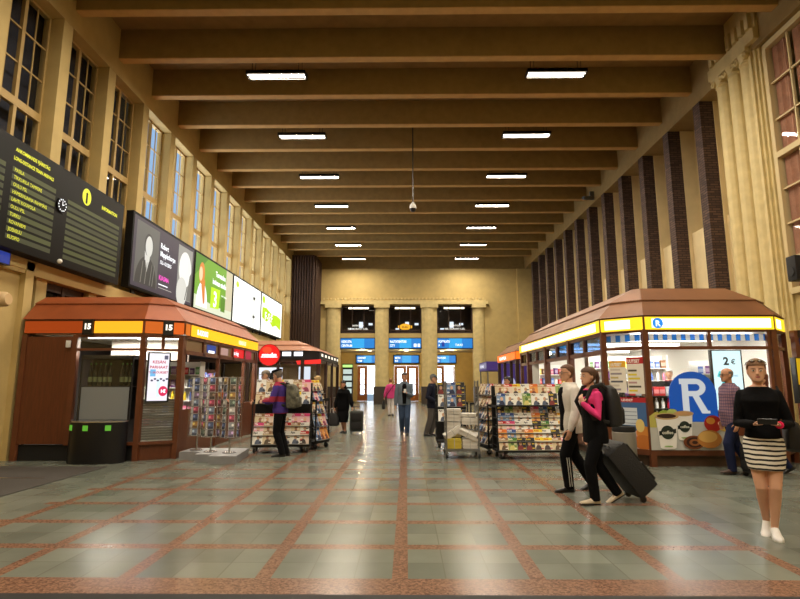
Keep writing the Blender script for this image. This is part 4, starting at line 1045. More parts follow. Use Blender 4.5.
ROWN = {1: ['only'], 2: ['upper', 'lower'], 3: ['top', 'middle', 'bottom'], 4: ['top', 'second', 'third', 'bottom'], 5: ['top', 'second', 'third', 'fourth', 'bottom'], 6: ['top', 'second', 'third', 'fourth', 'fifth', 'bottom'], 7: ['top', 'second', 'third', 'fourth', 'fifth', 'sixth', 'bottom']}
def mag_rack(loc, yaw, w, rows, n, label, short, h=1.5, palette=None, seed=1, depth=.5, ends=True):
    """rows: list of (z, y, lean, scale); fronts face local -Y"""
    r = thing('magazine_rack', label, 'rack', loc, yaw)
    rnd = random.Random(seed)
    mb = MB(BLACKM); mb.box(-w / 2, 0, .13, w / 2, depth, .17); mb.build('base_shelf', r)
    for x in (-w / 2, w / 2):
        sf = MB(BLACKM); sf.box(x - .012, .02, .13, x + .012, .05, h * .7); sf.box(x - .012, depth - .05, .13, x + .012, depth, h * .96); sf.box(x - .01, .02, h * .67, x + .01, depth, h * .7)
        for k_ in range(4): sf.box(x - .006, .04, .25 + k_ * h * .12, x + .006, depth - .04, .262 + k_ * h * .12)
        sf.build('side_frame', r)
    MB(BLACKM).box(-w / 2, depth - .03, .13, w / 2, depth, h * .96).build('back_panel', r)
    for x in (-w / 2 + .06, w / 2 - .06):
        for y in (.06, depth - .06):
            mb = MB(); caster(mb, x, y); mb.build('caster', r)
    Mw = Matrix.Translation(V(loc)) @ Matrix.Rotation(yaw, 4, 'Z')
    for k, (z, y, lean, s, nn) in enumerate(rows):
        sh = MB(BLACKM if z in (1.04, 1.05) else GREYM); sh.box(-w / 2 + .012, y - .03, z - .012, w / 2 - .012, y + .1, z - .004); sh.box(-w / 2 + .012, y - .034, z - .012, w / 2 - .012, y - .028, z + .004); sh.build('shelf', r)
        step = (w - .06) / nn
        for i in range(nn):
            c = rnd.choice(palette or range(len(COVERS)))
            x = -w / 2 + .03 + step * (i + .5)
            M = Mw @ Matrix.Translation((x, y + .003 * (i % 3), z)) @ Matrix.Rotation(-lean, 4, 'X') @ Matrix.Rotation(rnd.uniform(-.03, .03), 4, 'Y')
            put_mag(M, c, '%s magazine, %s from left on the %s row of the %s' % (COVERS[c][0], ORD[i + 1], ROWN[len(rows)][len(rows) - 1 - k], short), 'magazines on the ' + short, s * min(1.0, step / .205 if step < .205 else 1))
    return r
# big rack right of centre
mag_rack((2.58, 10.98, 0), .05, 1.5, [(.18, .0, .3, 1, 8), (.34, .06, .3, 1, 8), (.5, .12, .3, 1, 8), (.66, .18, .3, 1, 8), (.8, .24, .35, .95, 8), (1.05, .16, .2, 1, 8), (1.24, .26, .2, 1, 8)], 7, 'wide black magazine rack on casters right of the roll cage, full of covers', 'wide right rack', 1.5, seed=3, palette=[0, 2, 4, 8, 3, 8, 2, 0, 7, 6, 5, 1])
# rack seen from its end, leaning rows, between roll cage and wide rack
mag_rack((1.58, 12.05, 0), -PI / 2 + .25, 1.0, [(.22, .02, .45, 1.1, 5), (.46, .06, .45, 1.1, 5), (.72, .1, .45, 1.1, 5), (.98, .14, .4, 1.1, 5), (1.24, .2, .3, 1, 5)], 5, 'magazine rack with slanted rows seen from its end beside the roll cage', 'end-on middle rack', 1.5, seed=5, palette=[2, 8, 3, 5, 0])
# rack behind the roll cage
mag_rack((1.08, 12.75, 0), 0, .72, [(.62, .0, .3, 1, 3), (.95, .1, .2, 1, 3), (1.24, .2, .15, 1, 3)], 3, 'narrow magazine rack standing behind the roll cage', 'rack behind the roll cage', 1.5, seed=8, palette=[6, 2, 0, 6, 5])
# left rack where the man in purple reads
mag_rack((-2.72, 11.85, 0), .12, 1.25, [(.19, .0, .3, 1.05, 6), (.37, .07, .3, 1.05, 6), (.56, .14, .3, 1.05, 6), (1.04, .18, .2, 1, 6), (1.3, .28, .2, 1.05, 6)], 5, 'black magazine rack on casters in front of the man in purple', 'left reading rack', 1.56, seed=12, palette=[8, 2, 1, 3, 2, 8, 0, 2])
# its neighbour facing the walkway, with bright children's magazines
mag_rack((-1.93, 12.75, 0), PI / 2 - .35, .62, [(.2, .0, .3, 1.25, 3), (.5, .06, .3, 1.2, 3), (.8, .12, .3, 1.1, 3), (1.08, .18, .3, 1, 3), (1.32, .24, .25, 1, 3)], 4, 'magazine rack of bright covers facing the walkway behind the reading rack', 'walkway rack', 1.6, seed=17, palette=[0, 1, 7, 0, 5])
mag_rack((-2.1, 14.5, 0), PI / 2, 1.1, [(.2, .0, .3, 1.1, 4), (.55, .06, .3, 1.1, 4), (.9, .12, .3, 1, 4), (1.22, .18, .3, 1, 4)], 4, 'magazine rack by the blond person farther down the walkway', 'farther walkway rack', 1.55, seed=21, palette=[8, 4, 2, 5])

# ---------------------------------------------------------------- roll cage with newspaper bundles
r = thing('roll_cage', 'grey steel roll cage holding newspaper bundles in the middle of the hall', 'roll cage', (1.14, 11.3, 0))
W_, D_ = .68, .55
mb = MB(GREYM); mb.box(-W_ / 2, -D_ / 2, .14, W_ / 2, D_ / 2, .18); mb.build('base', r)
def mesh_side(pts0, pts1, n, name):
    mb = MB(GREYM)
    a0, a1 = V(pts0[0]), V(pts0[1]); 
    for k in (0, 1):
        p = (a0, a1)[k]; mb.cyl(p, (p.x, p.y, 1.55), .014, seg=8)
    for z in (.3, .6, .9, 1.2, 1.53): mb.cyl((a0.x, a0.y, z), (a1.x, a1.y, z), .006, seg=6)
    for i in range(1, n): q = a0.lerp(a1, i / n); mb.cyl(q, (q.x, q.y, 1.53), .004, seg=6)
    mb.build(name, r)
h = D_ / 2 - .015; u = W_ / 2 - .015
mesh_side([(-u, -h, .18), (-u, h, .18)], None, 4, 'side_grid'); mesh_side([(u, -h, .18), (u, h, .18)], None, 4, 'side_grid')
for x in (-u, u):
    for y in (-h, h):
        mb = MB(); mb.cyl((x - .018, y, .055), (x + .018, y, .055), .055, BLACKM, seg=14); mb.box(x - .03, y - .025, .05, x + .03, y + .03, .14, GREYM); mb.build('caster', r)
NEWS = mat('newsprint_stack', (214, 210, 202), .8, var=.16, scale=3, stretch=(1, 1, 60))
NEWSY = mat('yellow_news_stack', (206, 186, 70), .8, var=.12, scale=3, stretch=(1, 1, 60))
BAND = paint((186, 184, 180))
bun = [((-.17, -.02, .19), (0, 0, .03), .28, .36, .2, 'yellow-topped bundle at the bottom left'), ((.16, -.02, .19), (0, 0, -.04), .3, .36, .19, 'squared bundle at the bottom right'),
       ((-.16, -.02, .45), (.0, -.6, .1), .36, .3, .12, 'tilted bundle sliding down at the left'), ((.12, -.06, .44), (.2, .42, -.2), .36, .3, .1, 'tilted bundle in the middle'),
       ((.16, .06, .66), (0, 0, .08), .33, .34, .14, 'flat bundle on the right of the heap'), ((.15, .07, .81), (0, 0, -.1), .32, .32, .07, 'thin bundle lying on the flat one'),
       ((-.17, .1, .72), (0, .03, .1), .3, .3, .14, 'upper left bundle'), ((-.15, .1, .87), (0, 0, -.06), .3, .3, .1, 'topmost bundle at the left'),
       ((-.16, .08, .4), (0, 0, 0), .28, .3, .3, 'tall bundle behind the tilted one')]
for k, (p, rot, bw, bd, bh, lb) in enumerate(bun):
    b_ = thing('newspaper_bundle', 'strapped newspapers in the roll cage, ' + lb, 'newspapers', (1.14 + p[0], 11.3 + p[1], p[2]), group='newspaper bundles in the roll cage')
    b_.rotation_euler = rot
    mb = MB(NEWSY if k == 0 else NEWS); n_ = max(3, int(bh / .025))
    for i in range(n_):
        z = bh * i / n_; d = .004 * ((i * 7 + k) % 3 - 1); mb.box(-bw / 2 + d, -bd / 2 + d, z, bw / 2 + d, bd / 2 - d, z + bh / n_ - .002)
    mb.build('papers', b_)
    mb = MB(BAND); mb.box(-.007, -bd / 2 - .006, -.004, .007, bd / 2 + .008, bh + .004); mb.build('strap', b_)

# ---------------------------------------------------------------- postcard spinners on a stepped grey plinth
PLG = mat('grey_plinth_board', (136, 138, 142), .5, var=.08)
pl = [(-4.5, 10.85), (-4.06, 10.85), (-4.06, 10.5), (-3.7, 10.5), (-3.7, 10.25), (-3.18, 10.25), (-3.3, 11.5), (-4.5, 11.5)]
mb = MB(PLG); mb.prism(pl, 0, .15); o = mb.build('display_plinth'); tag(o, 'stepped grey display plinth under the postcard spinners', 'plinth'); recenter(o)
CARDC = [(128, 142, 172), (70, 70, 78), (206, 206, 206), (140, 124, 158), (176, 80, 104), (104, 120, 110), (190, 146, 84), (160, 168, 178), (84, 98, 136), (104, 88, 76)]
CARDM = []
for i, c in enumerate(CARDC):
    mb = MB(paint((230, 230, 226))); mb.box(-.055, 0, 0, .055, .004, .14)
    f = Flat((-.055, 0, 0), (1, 0, 0), (0, 0, 1), step=.0003, lift=.0006); f.mb = mb
    f.rect(.004, .004, .106, .136, paint(c)); f.rect(.004, .004, .106, .05, paint(tuple(int(v * .6) for v in c))); f.ell(.03 + .05 * (i % 2), .09, .022, .026, paint(tuple(min(255, int(v * 1.5) + 20) for v in c)), n=10)
    CARDM.append(mb.mesh('postcard', 35, recalc=False))
CNAME = ['pale blue', 'charcoal', 'white', 'lilac', 'crimson', 'grey-green', 'amber', 'silver', 'deep blue', 'brown']
rnd = random.Random(4)
for s_, (sx, sy, nm) in enumerate(((-4.26, 11.12, 'left'), (-3.88, 10.86, 'middle'), (-3.46, 10.72, 'right'))):
    r = thing('postcard_spinner', 'tall wire postcard spinner on the grey plinth, %s one of three' % nm, 'card rack', (sx, sy, .15), .2 * s_)
    MB(CHROME).cyl((0, 0, .0), (0, 0, 1.48), .018, seg=10).build('pole', r); MB(CHROME).cyl((0, 0, 0), (0, 0, .02), .13, seg=20).build('base_disc', r)
    R_ = .17
    wf = MB(CHROME)
    for k in range(6):
        a = PI / 3 * k; x, y = (R_ + .03) * math.cos(a), (R_ + .03) * math.sin(a)
        wf.cyl((x, y, .28), (x, y, 1.46), .005, seg=6)
        for z in (.3, .87, 1.45): wf.cyl((0, 0, z), (x, y, z), .004, seg=6)
    for z in [.3 + .145 * i for i in range(9)]:
        for k in range(6):
            a, b = PI / 3 * k, PI / 3 * (k + 1); wf.cyl(((R_ + .03) * math.cos(a), (R_ + .03) * math.sin(a), z), ((R_ + .03) * math.cos(b), (R_ + .03) * math.sin(b), z), .0035, seg=5)
    wf.build('wire_frame', r)
    for k in (3, 4, 5, 2):
        a = PI / 3 * (k + .5)
        for j in range(8):
            c = rnd.randrange(len(CARDC)); rr_ = R_ * math.cos(PI / 6) + .018
            M = Matrix.Translation((sx, sy, .15)) @ Matrix.Rotation(.2 * s_ + a, 4, 'Z') @ Matrix.Translation((rr_, 0, .305 + j * .145)) @ Matrix.Rotation(PI / 2, 4, 'Z') @ Matrix.Rotation(-.12, 4, 'X')
            o = bpy.data.objects.new('postcard', CARDM[c]); COL.objects.link(o); o.matrix_world = M
            tag(o, '%s postcard, %s row down, %s face of the %s postcard spinner' % (CNAME[c], ORD[8 - j], {3: 'left', 4: 'front left', 5: 'front right', 2: 'far left'}[k], nm), 'postcard', 'postcards on the spinners')

# ---------------------------------------------------------------- rubbish bin by the right kiosk
r = thing('rubbish_bin', 'grey steel rubbish bin with black lid by the right kiosk corner', 'bin', (3.86, 9.75, 0))
MB(mat('bin_grey', (150, 146, 138), .4, metal=.3)).lathe([(.01, 0), (.19, 0), (.2, .02), (.2, .64), (.18, .66)], seg=28).build('body', r)
MB(BLACKM).lathe([(.19, .64), (.2, .68), (.19, .74), (.12, .75), (.11, .70), (.01, .69)], seg=28).build('lid', r)

# ---------------------------------------------------------------- goods inside the kiosks
GOODC = [('white', (230, 230, 226)), ('red', (190, 40, 44)), ('yellow', (226, 196, 60)), ('blue', (70, 100, 170)), ('pink', (206, 110, 140)), ('green', (90, 140, 80)), ('pale grey', (180, 184, 190)), ('purple', (110, 70, 130)), ('brown', (120, 80, 54))]
GOODM = []
for i, (nm, c) in enumerate(GOODC):
    mb = MB(paint(c)); mb.box(-.05, -.035, 0, .05, .035, .16, bev=.006); mb.box(-.047, -.037, .04, .047, -.0345, .11, m=paint(tuple(min(255, int(v * .5 + 110)) for v in c))); GOODM.append(mb.mesh('packet'))
BOTM = []
for i, (nm, c) in enumerate(GOODC):
    mb = MB(paint(c, .25)); mb.lathe([(.005, 0), (.034, .004), (.035, .13), (.014, .19), (.014, .2)], seg=10); mb.lathe([(.017, .2), (.017, .22), (.002, .225)], seg=10, m=paint((230, 230, 230))); BOTM.append(mb.mesh('bottle'))
def shelf_unit(loc, yaw, w, zs, n, label, short, seed, m=None, depth=.28, drinks=()):
    r = thing('shelf_unit', label, 'shelves', loc, yaw); rnd = random.Random(seed); m = m or WHITEP
    MB(m).box(-w / 2, depth - .02, 0, w / 2, depth, zs[-1] + .3).build('back_panel', r)
    for x in (-w / 2, w / 2): MB(m).box(x - .012, 0, 0, x + .012, depth, zs[-1] + .3).build('side_panel', r)
    Mw = Matrix.Translation(V(loc)) @ Matrix.Rotation(yaw, 4, 'Z')
    for k, z in enumerate(zs):
        MB(m).box(-w / 2 + .012, 0, z - .02, w / 2 - .012, depth - .02, z).build('shelf', r)
        for i in range(n):
            c = rnd.randrange(len(GOODC)); bt = k in drinks; x = -w / 2 + w * (i + .5) / n
            o = bpy.data.objects.new('bottle' if bt else 'packet', (BOTM if bt else GOODM)[c]); COL.objects.link(o)
            o.matrix_world = Mw @ Matrix.Translation((x, .08 + .02 * rnd.random(), z)) @ Matrix.Scale(rnd.uniform(.9, 1.25), 4)
            tag(o, '%s %s, %s from left, %s shelf up of the %s' % (GOODC[c][0], 'drink bottle' if bt else 'packet', ORD[i + 1], ORD[k + 1], short), 'bottle' if bt else 'packet', 'goods on the ' + short)
    return r
shelf_unit((5.4, 13.1, .26), 0, 1.9, [.35, .7, 1.0, 1.3, 1.6], 13, 'white goods shelves inside the right kiosk behind the blue letter R', 'right kiosk front shelves', 31, drinks=(1, 3))
shelf_unit((6.9, 12.2, .26), -.5, .9, [.35, .75, 1.1, 1.45], 6, 'white goods shelves at the back right inside the right kiosk', 'right kiosk corner shelves', 33)
shelf_unit((4.6, 16.6, .26), .5, 1.3, [.5, .85, 1.2, 1.5], 8, 'white goods shelves deep inside the right kiosk', 'right kiosk rear shelves', 35)
shelf_unit((-5.5, 12.6, .0), 0, 1.3, [.5, .8, 1.1, 1.4, 1.7], 9, 'white goods shelves behind the chiller inside the left kiosk', 'left kiosk shelves', 37, drinks=(2,))
shelf_unit((-5.75, 15.6, .0), PI / 2 , 1.5, [1.0, 1.3, 1.6], 9, 'dark goods shelves facing the side counter of the left kiosk', 'left kiosk counter shelves', 39, m=DARKWOOD)
shelf_unit((5.0, 11.2, .26), 0, 1.0, [.45, .72, .98], 8, 'low dark goods rack just inside the right kiosk window', 'right kiosk window rack', 41, m=BLACKM, drinks=(0, 1))
shelf_unit((6.35, 11.0, .26), 0, .7, [.45, .75, 1.05], 6, 'low goods rack beside the lit screen inside the right kiosk', 'right kiosk screen rack', 43, m=GREYM)
# counter-top clutter of the left kiosk
for i, (x, y, c) in enumerate(((-4.75, 14.0, 0), (-4.75, 14.4, 0), (-4.75, 15.6, 7), (-4.75, 15.9, 2))):
    pass
# ---------------------------------------------------------------- people
SKIN = mat('skin_fair', (214, 164, 134), .55, var=.05); SKIN_T = mat('skin_tan', (198, 142, 110), .55, var=.05); SKIN_D = mat('skin_brown', (150, 100, 74), .55, var=.05)
EYEW = paint((225, 222, 216), .3); EYED = paint((40, 30, 26), .3); LIP = paint((178, 96, 88), .5)
def cloth(name, c, **kw): return mat(name, c, .9, var=kw.pop('var', .1), scale=kw.pop('scale', 9), bump=.35, bscale=14, spec=.15, **kw)
def fuse(mb, name, m, voxel, smooth=3, parent=None, extra=None):
    me = mb.mesh(name, 180); me.materials.clear(); me.materials.append(m)
    o = bpy.data.objects.new(name, me); COL.objects.link(o)
    rm = o.modifiers.new('r', 'REMESH'); rm.mode = 'VOXEL'; rm.voxel_size = voxel; rm.use_smooth_shade = True
    sm = o.modifiers.new('s', 'SMOOTH'); sm.iterations = smooth; sm.factor = .5
    dg = bpy.context.evaluated_depsgraph_get(); me2 = bpy.data.meshes.new_from_object(o.evaluated_get(dg))
    o.modifiers.clear(); o.data = me2; bpy.data.meshes.remove(me)
    me2.materials.clear(); me2.materials.append(m)
    for p in me2.polygons: p.use_smooth = True; p.material_index = 0
    if parent is not None: o.parent = parent
    return o
def ik(a, t, l1, l2, pole):
    d = t - a; L = min(d.length, (l1 + l2) * .999); dn = d.normalized(); t2 = a + dn * L
    x = (l1 * l1 - l2 * l2 + L * L) / (2 * L); h = math.sqrt(max(0, l1 * l1 - x * x))
    p = pole - dn * pole.dot(dn)
    return a + dn * x + p.normalized() * h, t2
def ering(c, rx, ry, n=20, pw=.85):
    out = []
    for k in range(n):
        a = 2 * PI * k / n; ca, sa = math.cos(a), math.sin(a)
        out.append(V((c[0] + rx * math.copysign(abs(ca) ** pw, ca), c[1] + ry * math.copysign(abs(sa) ** pw, sa), c[2])))
    return out
HEADR = [(0.0, .11, .36, .10), (.05, .17, .40, .02), (.14, .235, .405, -.12), (.24, .275, .40, -.28), (.36, .30, .385, -.37), (.48, .325, .375, -.43), (.60, .338, .385, -.46), (.72, .335, .375, -.465), (.83, .30, .33, -.43), (.92, .22, .23, -.33), (.98, .11, .09, -.19), (1.0, .03, -.02, -.09)]
def head_pt(z, a, k=1.0, HH=.23):
    for (z0, w0, f0, b0), (z1, w1, f1, b1) in zip(HEADR, HEADR[1:]):
        if z0 <= z <= z1:
            t = (z - z0) / (z1 - z0); w, f, b = w0 + (w1 - w0) * t, f0 + (f1 - f0) * t, b0 + (b1 - b0) * t; break
    cy = (f + b) / 2; ry = (f - b) / 2; s_, c_ = math.sin(a), math.cos(a)
    return V((w * k * c_, cy + ry * k * s_, z + (k - 1) * (z - .4) * .9)) * HH
def hand(mb, W, d, n, s, curl, side):
    """W wrist, d finger direction, n palm normal, side +1 when the thumb lies along +(d x n)"""
    d = d.normalized(); n = (n - d * n.dot(d)).normalized(); w = d.cross(n).normalized() * side
    mb.loft([[W + d * (t * s) + w * (math.cos(2 * PI * k / 10) * a * s) + n * (math.sin(2 * PI * k / 10) * b * s) for k in range(10)] for t, a, b in ((-.03, .024, .02), (0, .027, .019), (.03, .036, .016), (.065, .041, .0145), (.092, .038, .012), (.1, .03, .008))])
    for k, (o, L) in enumerate(((.029, .072), (.01, .08), (-.01, .075), (-.029, .058))):
        p = W + d * (.085 * s) + w * (o * s); q = d.copy(); pts = [p - d * .02 * s, p]
        for j, f in enumerate((.45, .32, .23)):
            q = (q + n * math.tan(min(1.2, curl * (.8, 1.0, .8)[j]))).normalized(); p = p + q * (L * f * s); pts.append(p)
        mb.tube(pts, [.0085 * s, .009 * s, .0085 * s, .0078 * s, .0065 * s], seg=8, cap='round')
    p0 = W + d * (.02 * s) + w * (.024 * s); p1 = p0 + (d * .5 + w * .8 + n * .25).normalized() * (.04 * s); p2 = p1 + (d * .85 + w * .25 + n * (.3 + curl * .4)).normalized() * (.032 * s); p3 = p2 + (d * .9 - w * .1 + n * (.4 + curl * .5)).normalized() * (.024 * s)
    mb.tube([p0 - w * .01 * s, p0, p1, p2, p3], [.013 * s, .013 * s, .0105 * s, .0095 * s, .0075 * s], seg=8, cap='round')
def person(label, loc, yaw, H, sex='m', skin=None, lean=0.0, side_lean=0.0, feet=((-.09, .0, 0), (.09, .0, 0)), footyaw=(.12, -.12), hands=None, poles=None, hand_dir=(None, None), palm=(None, None), curl=(.35, .35),
           head_yaw=0, head_pitch=0, hair='short', hairc=(70, 48, 34), top=None, top_len=.47, top_puff=.012, sleeve=1.0, cuffs=.012, bottom='trousers', bot=None, hem=.0, leg_puff=.014, shoes=None, shoe_h=.075, belly=0.0, voxel=.008, group=None):
    """local axes: x right, y forward; hands/feet are (left, right); hands are wrist targets in metres"""
    skin = skin or SKIN
    r = thing('person', label, 'person', (loc[0], loc[1], 0), yaw, group)
    k = H / 1.75; f = sex == 'f'; HH = H / 7.5
    pz = .515 * H; shw = (.092 if f else .112) * H; hpw = .052 * H
    def foot(i):
        x, y, p = feet[i]; R = Matrix.Rotation(footyaw[i], 4, 'Z') @ Matrix.Rotation(-p, 4, 'X')
        piv = V((0, .0, 0)) if p >= 0 else V((0, -.19 * k, 0))
        M = Matrix.Translation((x, y, 0)) @ Matrix.Rotation(footyaw[i], 4, 'Z') @ Matrix.Translation(piv) @ Matrix.Rotation(-p, 4, 'X') @ Matrix.Translation(-piv)
        return M, M @ V((0, -.125 * k, .085 * k))
    F = [foot(0), foot(1)]
    th, sh = .245 * H, .235 * H
    for _ in range(40):
        if all((V(((-1, 1)[i] * hpw, 0, pz)) - F[i][1]).length < (th + sh) * .995 for i in (0, 1)): break
        pz -= .008
    dz = pz - .515 * H
    sp = lambda z: V((side_lean * max(0, (z - .5)) / .33, lean * max(0, (z - .5)) / .33, z * H + dz))   # spine point at height fraction
    J = {}
    for i, s in ((0, -1), (1, 1)):
        hip = V((s * hpw, 0, pz)); kn, an = ik(hip, F[i][1], th, sh, V((0, 1, 0))); J['leg', i] = (hip, kn, an)
        c = sp(.795); S = c + V((s * shw, 0, 0))
        t = V(hands[i]) if hands and hands[i] else S + V((s * .05, .04, -.30 * H))
        t = V((t.x, t.y, t.z)); pl = V(poles[i]) if poles and poles[i] else V((s * .5, -1, -.3))
        el, wr = ik(S, t, .172 * H, .148 * H, pl); J['arm', i] = (S, el, wr)
    # body: torso, legs, arms, hands, neck and head in one surface
    mb = MB(skin)
    tor = [(.47, .082, .058), (.52, .09, .06), (.58, .082, .056), (.63, .074, .052), (.70, .084, .058), (.76, .092, .06), (.80, .092, .052), (.83, .07, .042), (.85, .036, .036)]
    mb.loft([ering(sp(z), a * H * (.93 if f else 1), b * H) for z, a, b in tor])
    for i in (0, 1):
        hip, kn, an = J['leg', i]; ca = kn.lerp(an, .3) + V((0, -.012 * k, 0))
        mb.tube([hip + V((0, 0, .02)), hip.lerp(kn, .4), kn, ca, kn.lerp(an, .7), an, an - V((0, 0, .04 * k))], [.046 * H, .042 * H, .031 * H, .031 * H, .023 * H, .018 * H, .018 * H], seg=14, cap='round')
        mb.tube([an, F[i][0] @ V((0, -.03, .03))], [.024 * k, .02 * k], seg=8, cap='round')
        S, el, wr = J['arm', i]
        mb.tube([S, S.lerp(el, .5), el, el.lerp(wr, .35), wr], [.02 * H, .021 * H, .019 * H, .018 * H, .014 * H], seg=12, cap='round')
        d = V(hand_dir[i]) if hand_dir[i] else (wr - el); pn = V(palm[i]) if palm[i] else V(((1, -1)[i], .25, -.1))
        dd = d.normalized(); nn = (pn - dd * pn.dot(dd)).normalized(); w = dd.cross(nn)
        tw = V((0, 1, .5)) if not hand_dir[i] else V((0, .2, 1))
        hand(mb, wr, d, pn, k * (.92 if f else 1), curl[i], 1 if w.dot(tw) >= 0 else -1)
    neck0 = sp(.825); hc = sp(.85); hb = V((hc.x * 1.05, hc.y + .035 * k + lean * .12, H - HH + dz))
    HM = Matrix.Translation(hb) @ Matrix.Rotation(head_yaw, 4, 'Z') @ Matrix.Rotation(head_pitch, 4, 'X') @ Matrix.Translation((0, -.05 * HH, 0))
    mb.tube([neck0 - V((0, .01, .02)), HM @ V((0, -.1 * HH, .03 * HH)), HM @ V((0, -.1 * HH, .3 * HH))], [.034 * H * (.86 if f else 1), .031 * H * (.86 if f else 1), .03 * H], seg=14, cap='round')
    N = 24
    mb.loft([[HM @ head_pt(z, 2 * PI * q / N, 1, HH) for q in range(N)] for z, *_ in HEADR])
    mb.tube([HM @ (V(p) * HH) for p in ((0, .37, .56), (0, .42, .44), (0, .45, .36))], [.035 * HH, .05 * HH, .065 * HH], seg=8, cap='round')
    for s in (-1, 1): mb.ball((0, 0, 0), (.045 * HH, .1 * HH, .15 * HH), seg=10, rings=8, M=HM @ Matrix.Translation((s * .335 * HH, -.03 * HH, .46 * HH)))
    fuse(mb, 'body', skin, voxel, 2, r)
    # face
    for s in (-1, 1):
        e = MB(EYEW); e.ball((0, 0, 0), (.06 * HH, .03 * HH, .034 * HH), seg=10, rings=6, M=HM @ Matrix.Translation((s * .14 * HH, .355 * HH, .5 * HH)))
        e.ball((0, 0, 0), (.028 * HH, .02 * HH, .03 * HH), EYED, seg=8, rings=6, M=HM @ Matrix.Translation((s * .14 * HH, .375 * HH, .5 * HH))); e.build('eye', r)
        MB(paint(tuple(int(c * .8) for c in hairc))).tube([HM @ (V((s * x, y, z)) * HH) for x, y, z in ((.06, .395, .575), (.14, .39, .6), (.23, .345, .58))], [.014 * HH, .018 * HH, .01 * HH], seg=6, cap='round').build('eyebrow', r)
    l = MB(LIP); l.ball((0, 0, 0), (.1 * HH, .03 * HH, .02 * HH), seg=10, rings=6, M=HM @ Matrix.Translation((0, .39 * HH, .235 * HH))); l.ball((0, 0, 0), (.08 * HH, .03 * HH, .024 * HH), seg=10, rings=6, M=HM @ Matrix.Translation((0, .39 * HH, .205 * HH))); l.build('lips', r)
    # hair
    HC = mat('hair_%d_%d_%d' % hairc, hairc, .6, var=.3, scale=20, stretch=(4, 4, .5), bump=.5, bscale=60)
    HL = .72 if f else .80
    def hairline(a):
        fr = math.sin(a)       # 1 = front
        if hair == 'bald': return .55 if fr > .2 else (.3 if fr < -.1 else .42)
        if fr > .5: return HL
        if fr > .05: return HL - (.5 - fr) / .45 * .22
        low = {'short': .2, 'cap': .24, 'beret': .22}.get(hair, .06)
        return .44 if fr > -.2 else max(low, .44 - (-.2 - fr) / .35 * .4)
    hb_ = MB(HC); N = 60; zs = [i / 44 for i in range(45)]
    top_z = .74 if hair == 'bald' else 1.0
    th_ = {'long': 1.14, 'bald': 1.04, 'short': 1.1}.get(hair, 1.12)
    grid = {}
    for zi, z in enumerate(zs):
        for q in range(N): grid[zi, q] = z
    def shell(kk, flip):
        vs = {}
        for zi in range(len(zs)):
            for q in range(N): vs[zi, q] = hb_.bm.verts.new(HM @ head_pt(min(zs[zi], .999), 2 * PI * q / N, kk, HH))
        return vs
    vo, vi = shell(th_, 0), shell(.97, 1)
    def on(zi, q):
        a = 2 * PI * (q + .5) / N; zc = (zs[zi] + zs[zi + 1]) / 2
        if hair == 'bald' and math.sin(a) > .25: return False
        return hairline(a) <= zc <= top_z
    for zi in range(len(zs) - 1):
        for q in range(N):
            if not on(zi, q): continue
            q1 = (q + 1) % N
            hb_.face([vo[zi, q], vo[zi, q1], vo[zi + 1, q1], vo[zi + 1, q]])
            hb_.face([vi[zi, q], vi[zi + 1, q], vi[zi + 1, q1], vi[zi, q1]])
            for (z2, q2, e0, e1) in ((zi - 1, q, (zi, q), (zi, q1)), (zi + 1, q, (zi + 1, q1), (zi + 1, q)), (zi, (q - 1) % N, (zi + 1, q), (zi, q)), (zi, q1, (zi, q1), (zi + 1, q1))):
                if z2 < 0 or z2 > len(zs) - 2 or not on(z2, q2): hb_.face([vo[e0], vi[e0], vi[e1], vo[e1]])
    if top_z == 1.0: hb_.face([vo[len(zs) - 1, q] for q in range(N)])
    bmesh.ops.delete(hb_.bm, geom=[v for v in hb_.bm.verts if not v.link_faces], context='VERTS')
    if hair == 'ponytail': hb_.tube([HM @ (V(p) * HH) for p in ((0, -.44, .68), (0, -.58, .64), (.04, -.64, .4), (.08, -.58, .05), (.1, -.5, -.25))], [.09 * HH, .1 * HH, .12 * HH, .1 * HH, .03 * HH], seg=10, cap='round')
    if hair == 'bun': hb_.ball((0, 0, 0), (.18 * HH, .16 * HH, .17 * HH), M=HM @ Matrix.Translation((0, -.5 * HH, .72 * HH)))
    if hair == 'long': hb_.loft([[HM @ V((w_ * HH * math.cos(2 * PI * q / 14), (y_ + d_ * math.sin(2 * PI * q / 14)) * HH, z_ * HH)) for q in range(14)] for z_, w_, y_, d_ in ((.55, .3, -.3, .16), (.3, .33, -.28, .17), (.0, .34, -.26, .15), (-.3, .3, -.26, .12), (-.45, .2, -.26, .07))])
    hb_.bm.normal_update(); o = bpy.data.objects.new('hair', hb_.mesh('hair', 60)); COL.objects.link(o); o.parent = r
    # top
    if top:
        t = MB(top); e = top_puff
        prof = [(top_len, .088, .064), (.52, .092, .066), (.58, .085, .062), (.63, .08, .058), (.70, .09, .066), (.76, .1, .068), (.80, .098, .056), (.825, .078, .047), (.845, .046, .042), (.858, .036, .037)]
        if f: prof = [(z - (.004 if z > .8 else 0), a, b) for z, a, b in prof[:-1]]
        prof = [q for q in prof if q[0] >= top_len]
        rings = []
        for z, a, b in prof:
            bl = belly * math.exp(-((z - .6) / .09) ** 2)
            c = sp(z); fm = (.93 if f else 1) * (1.05 if f and z < .56 else 1); rings.append(ering(c + V((0, bl / 2 + (.012 if f and .7 < z < .78 else 0), 0)), a * H * fm + e, b * H + e + bl / 2 + (.014 if f and .7 < z < .78 else 0)))
        t.loft(rings)
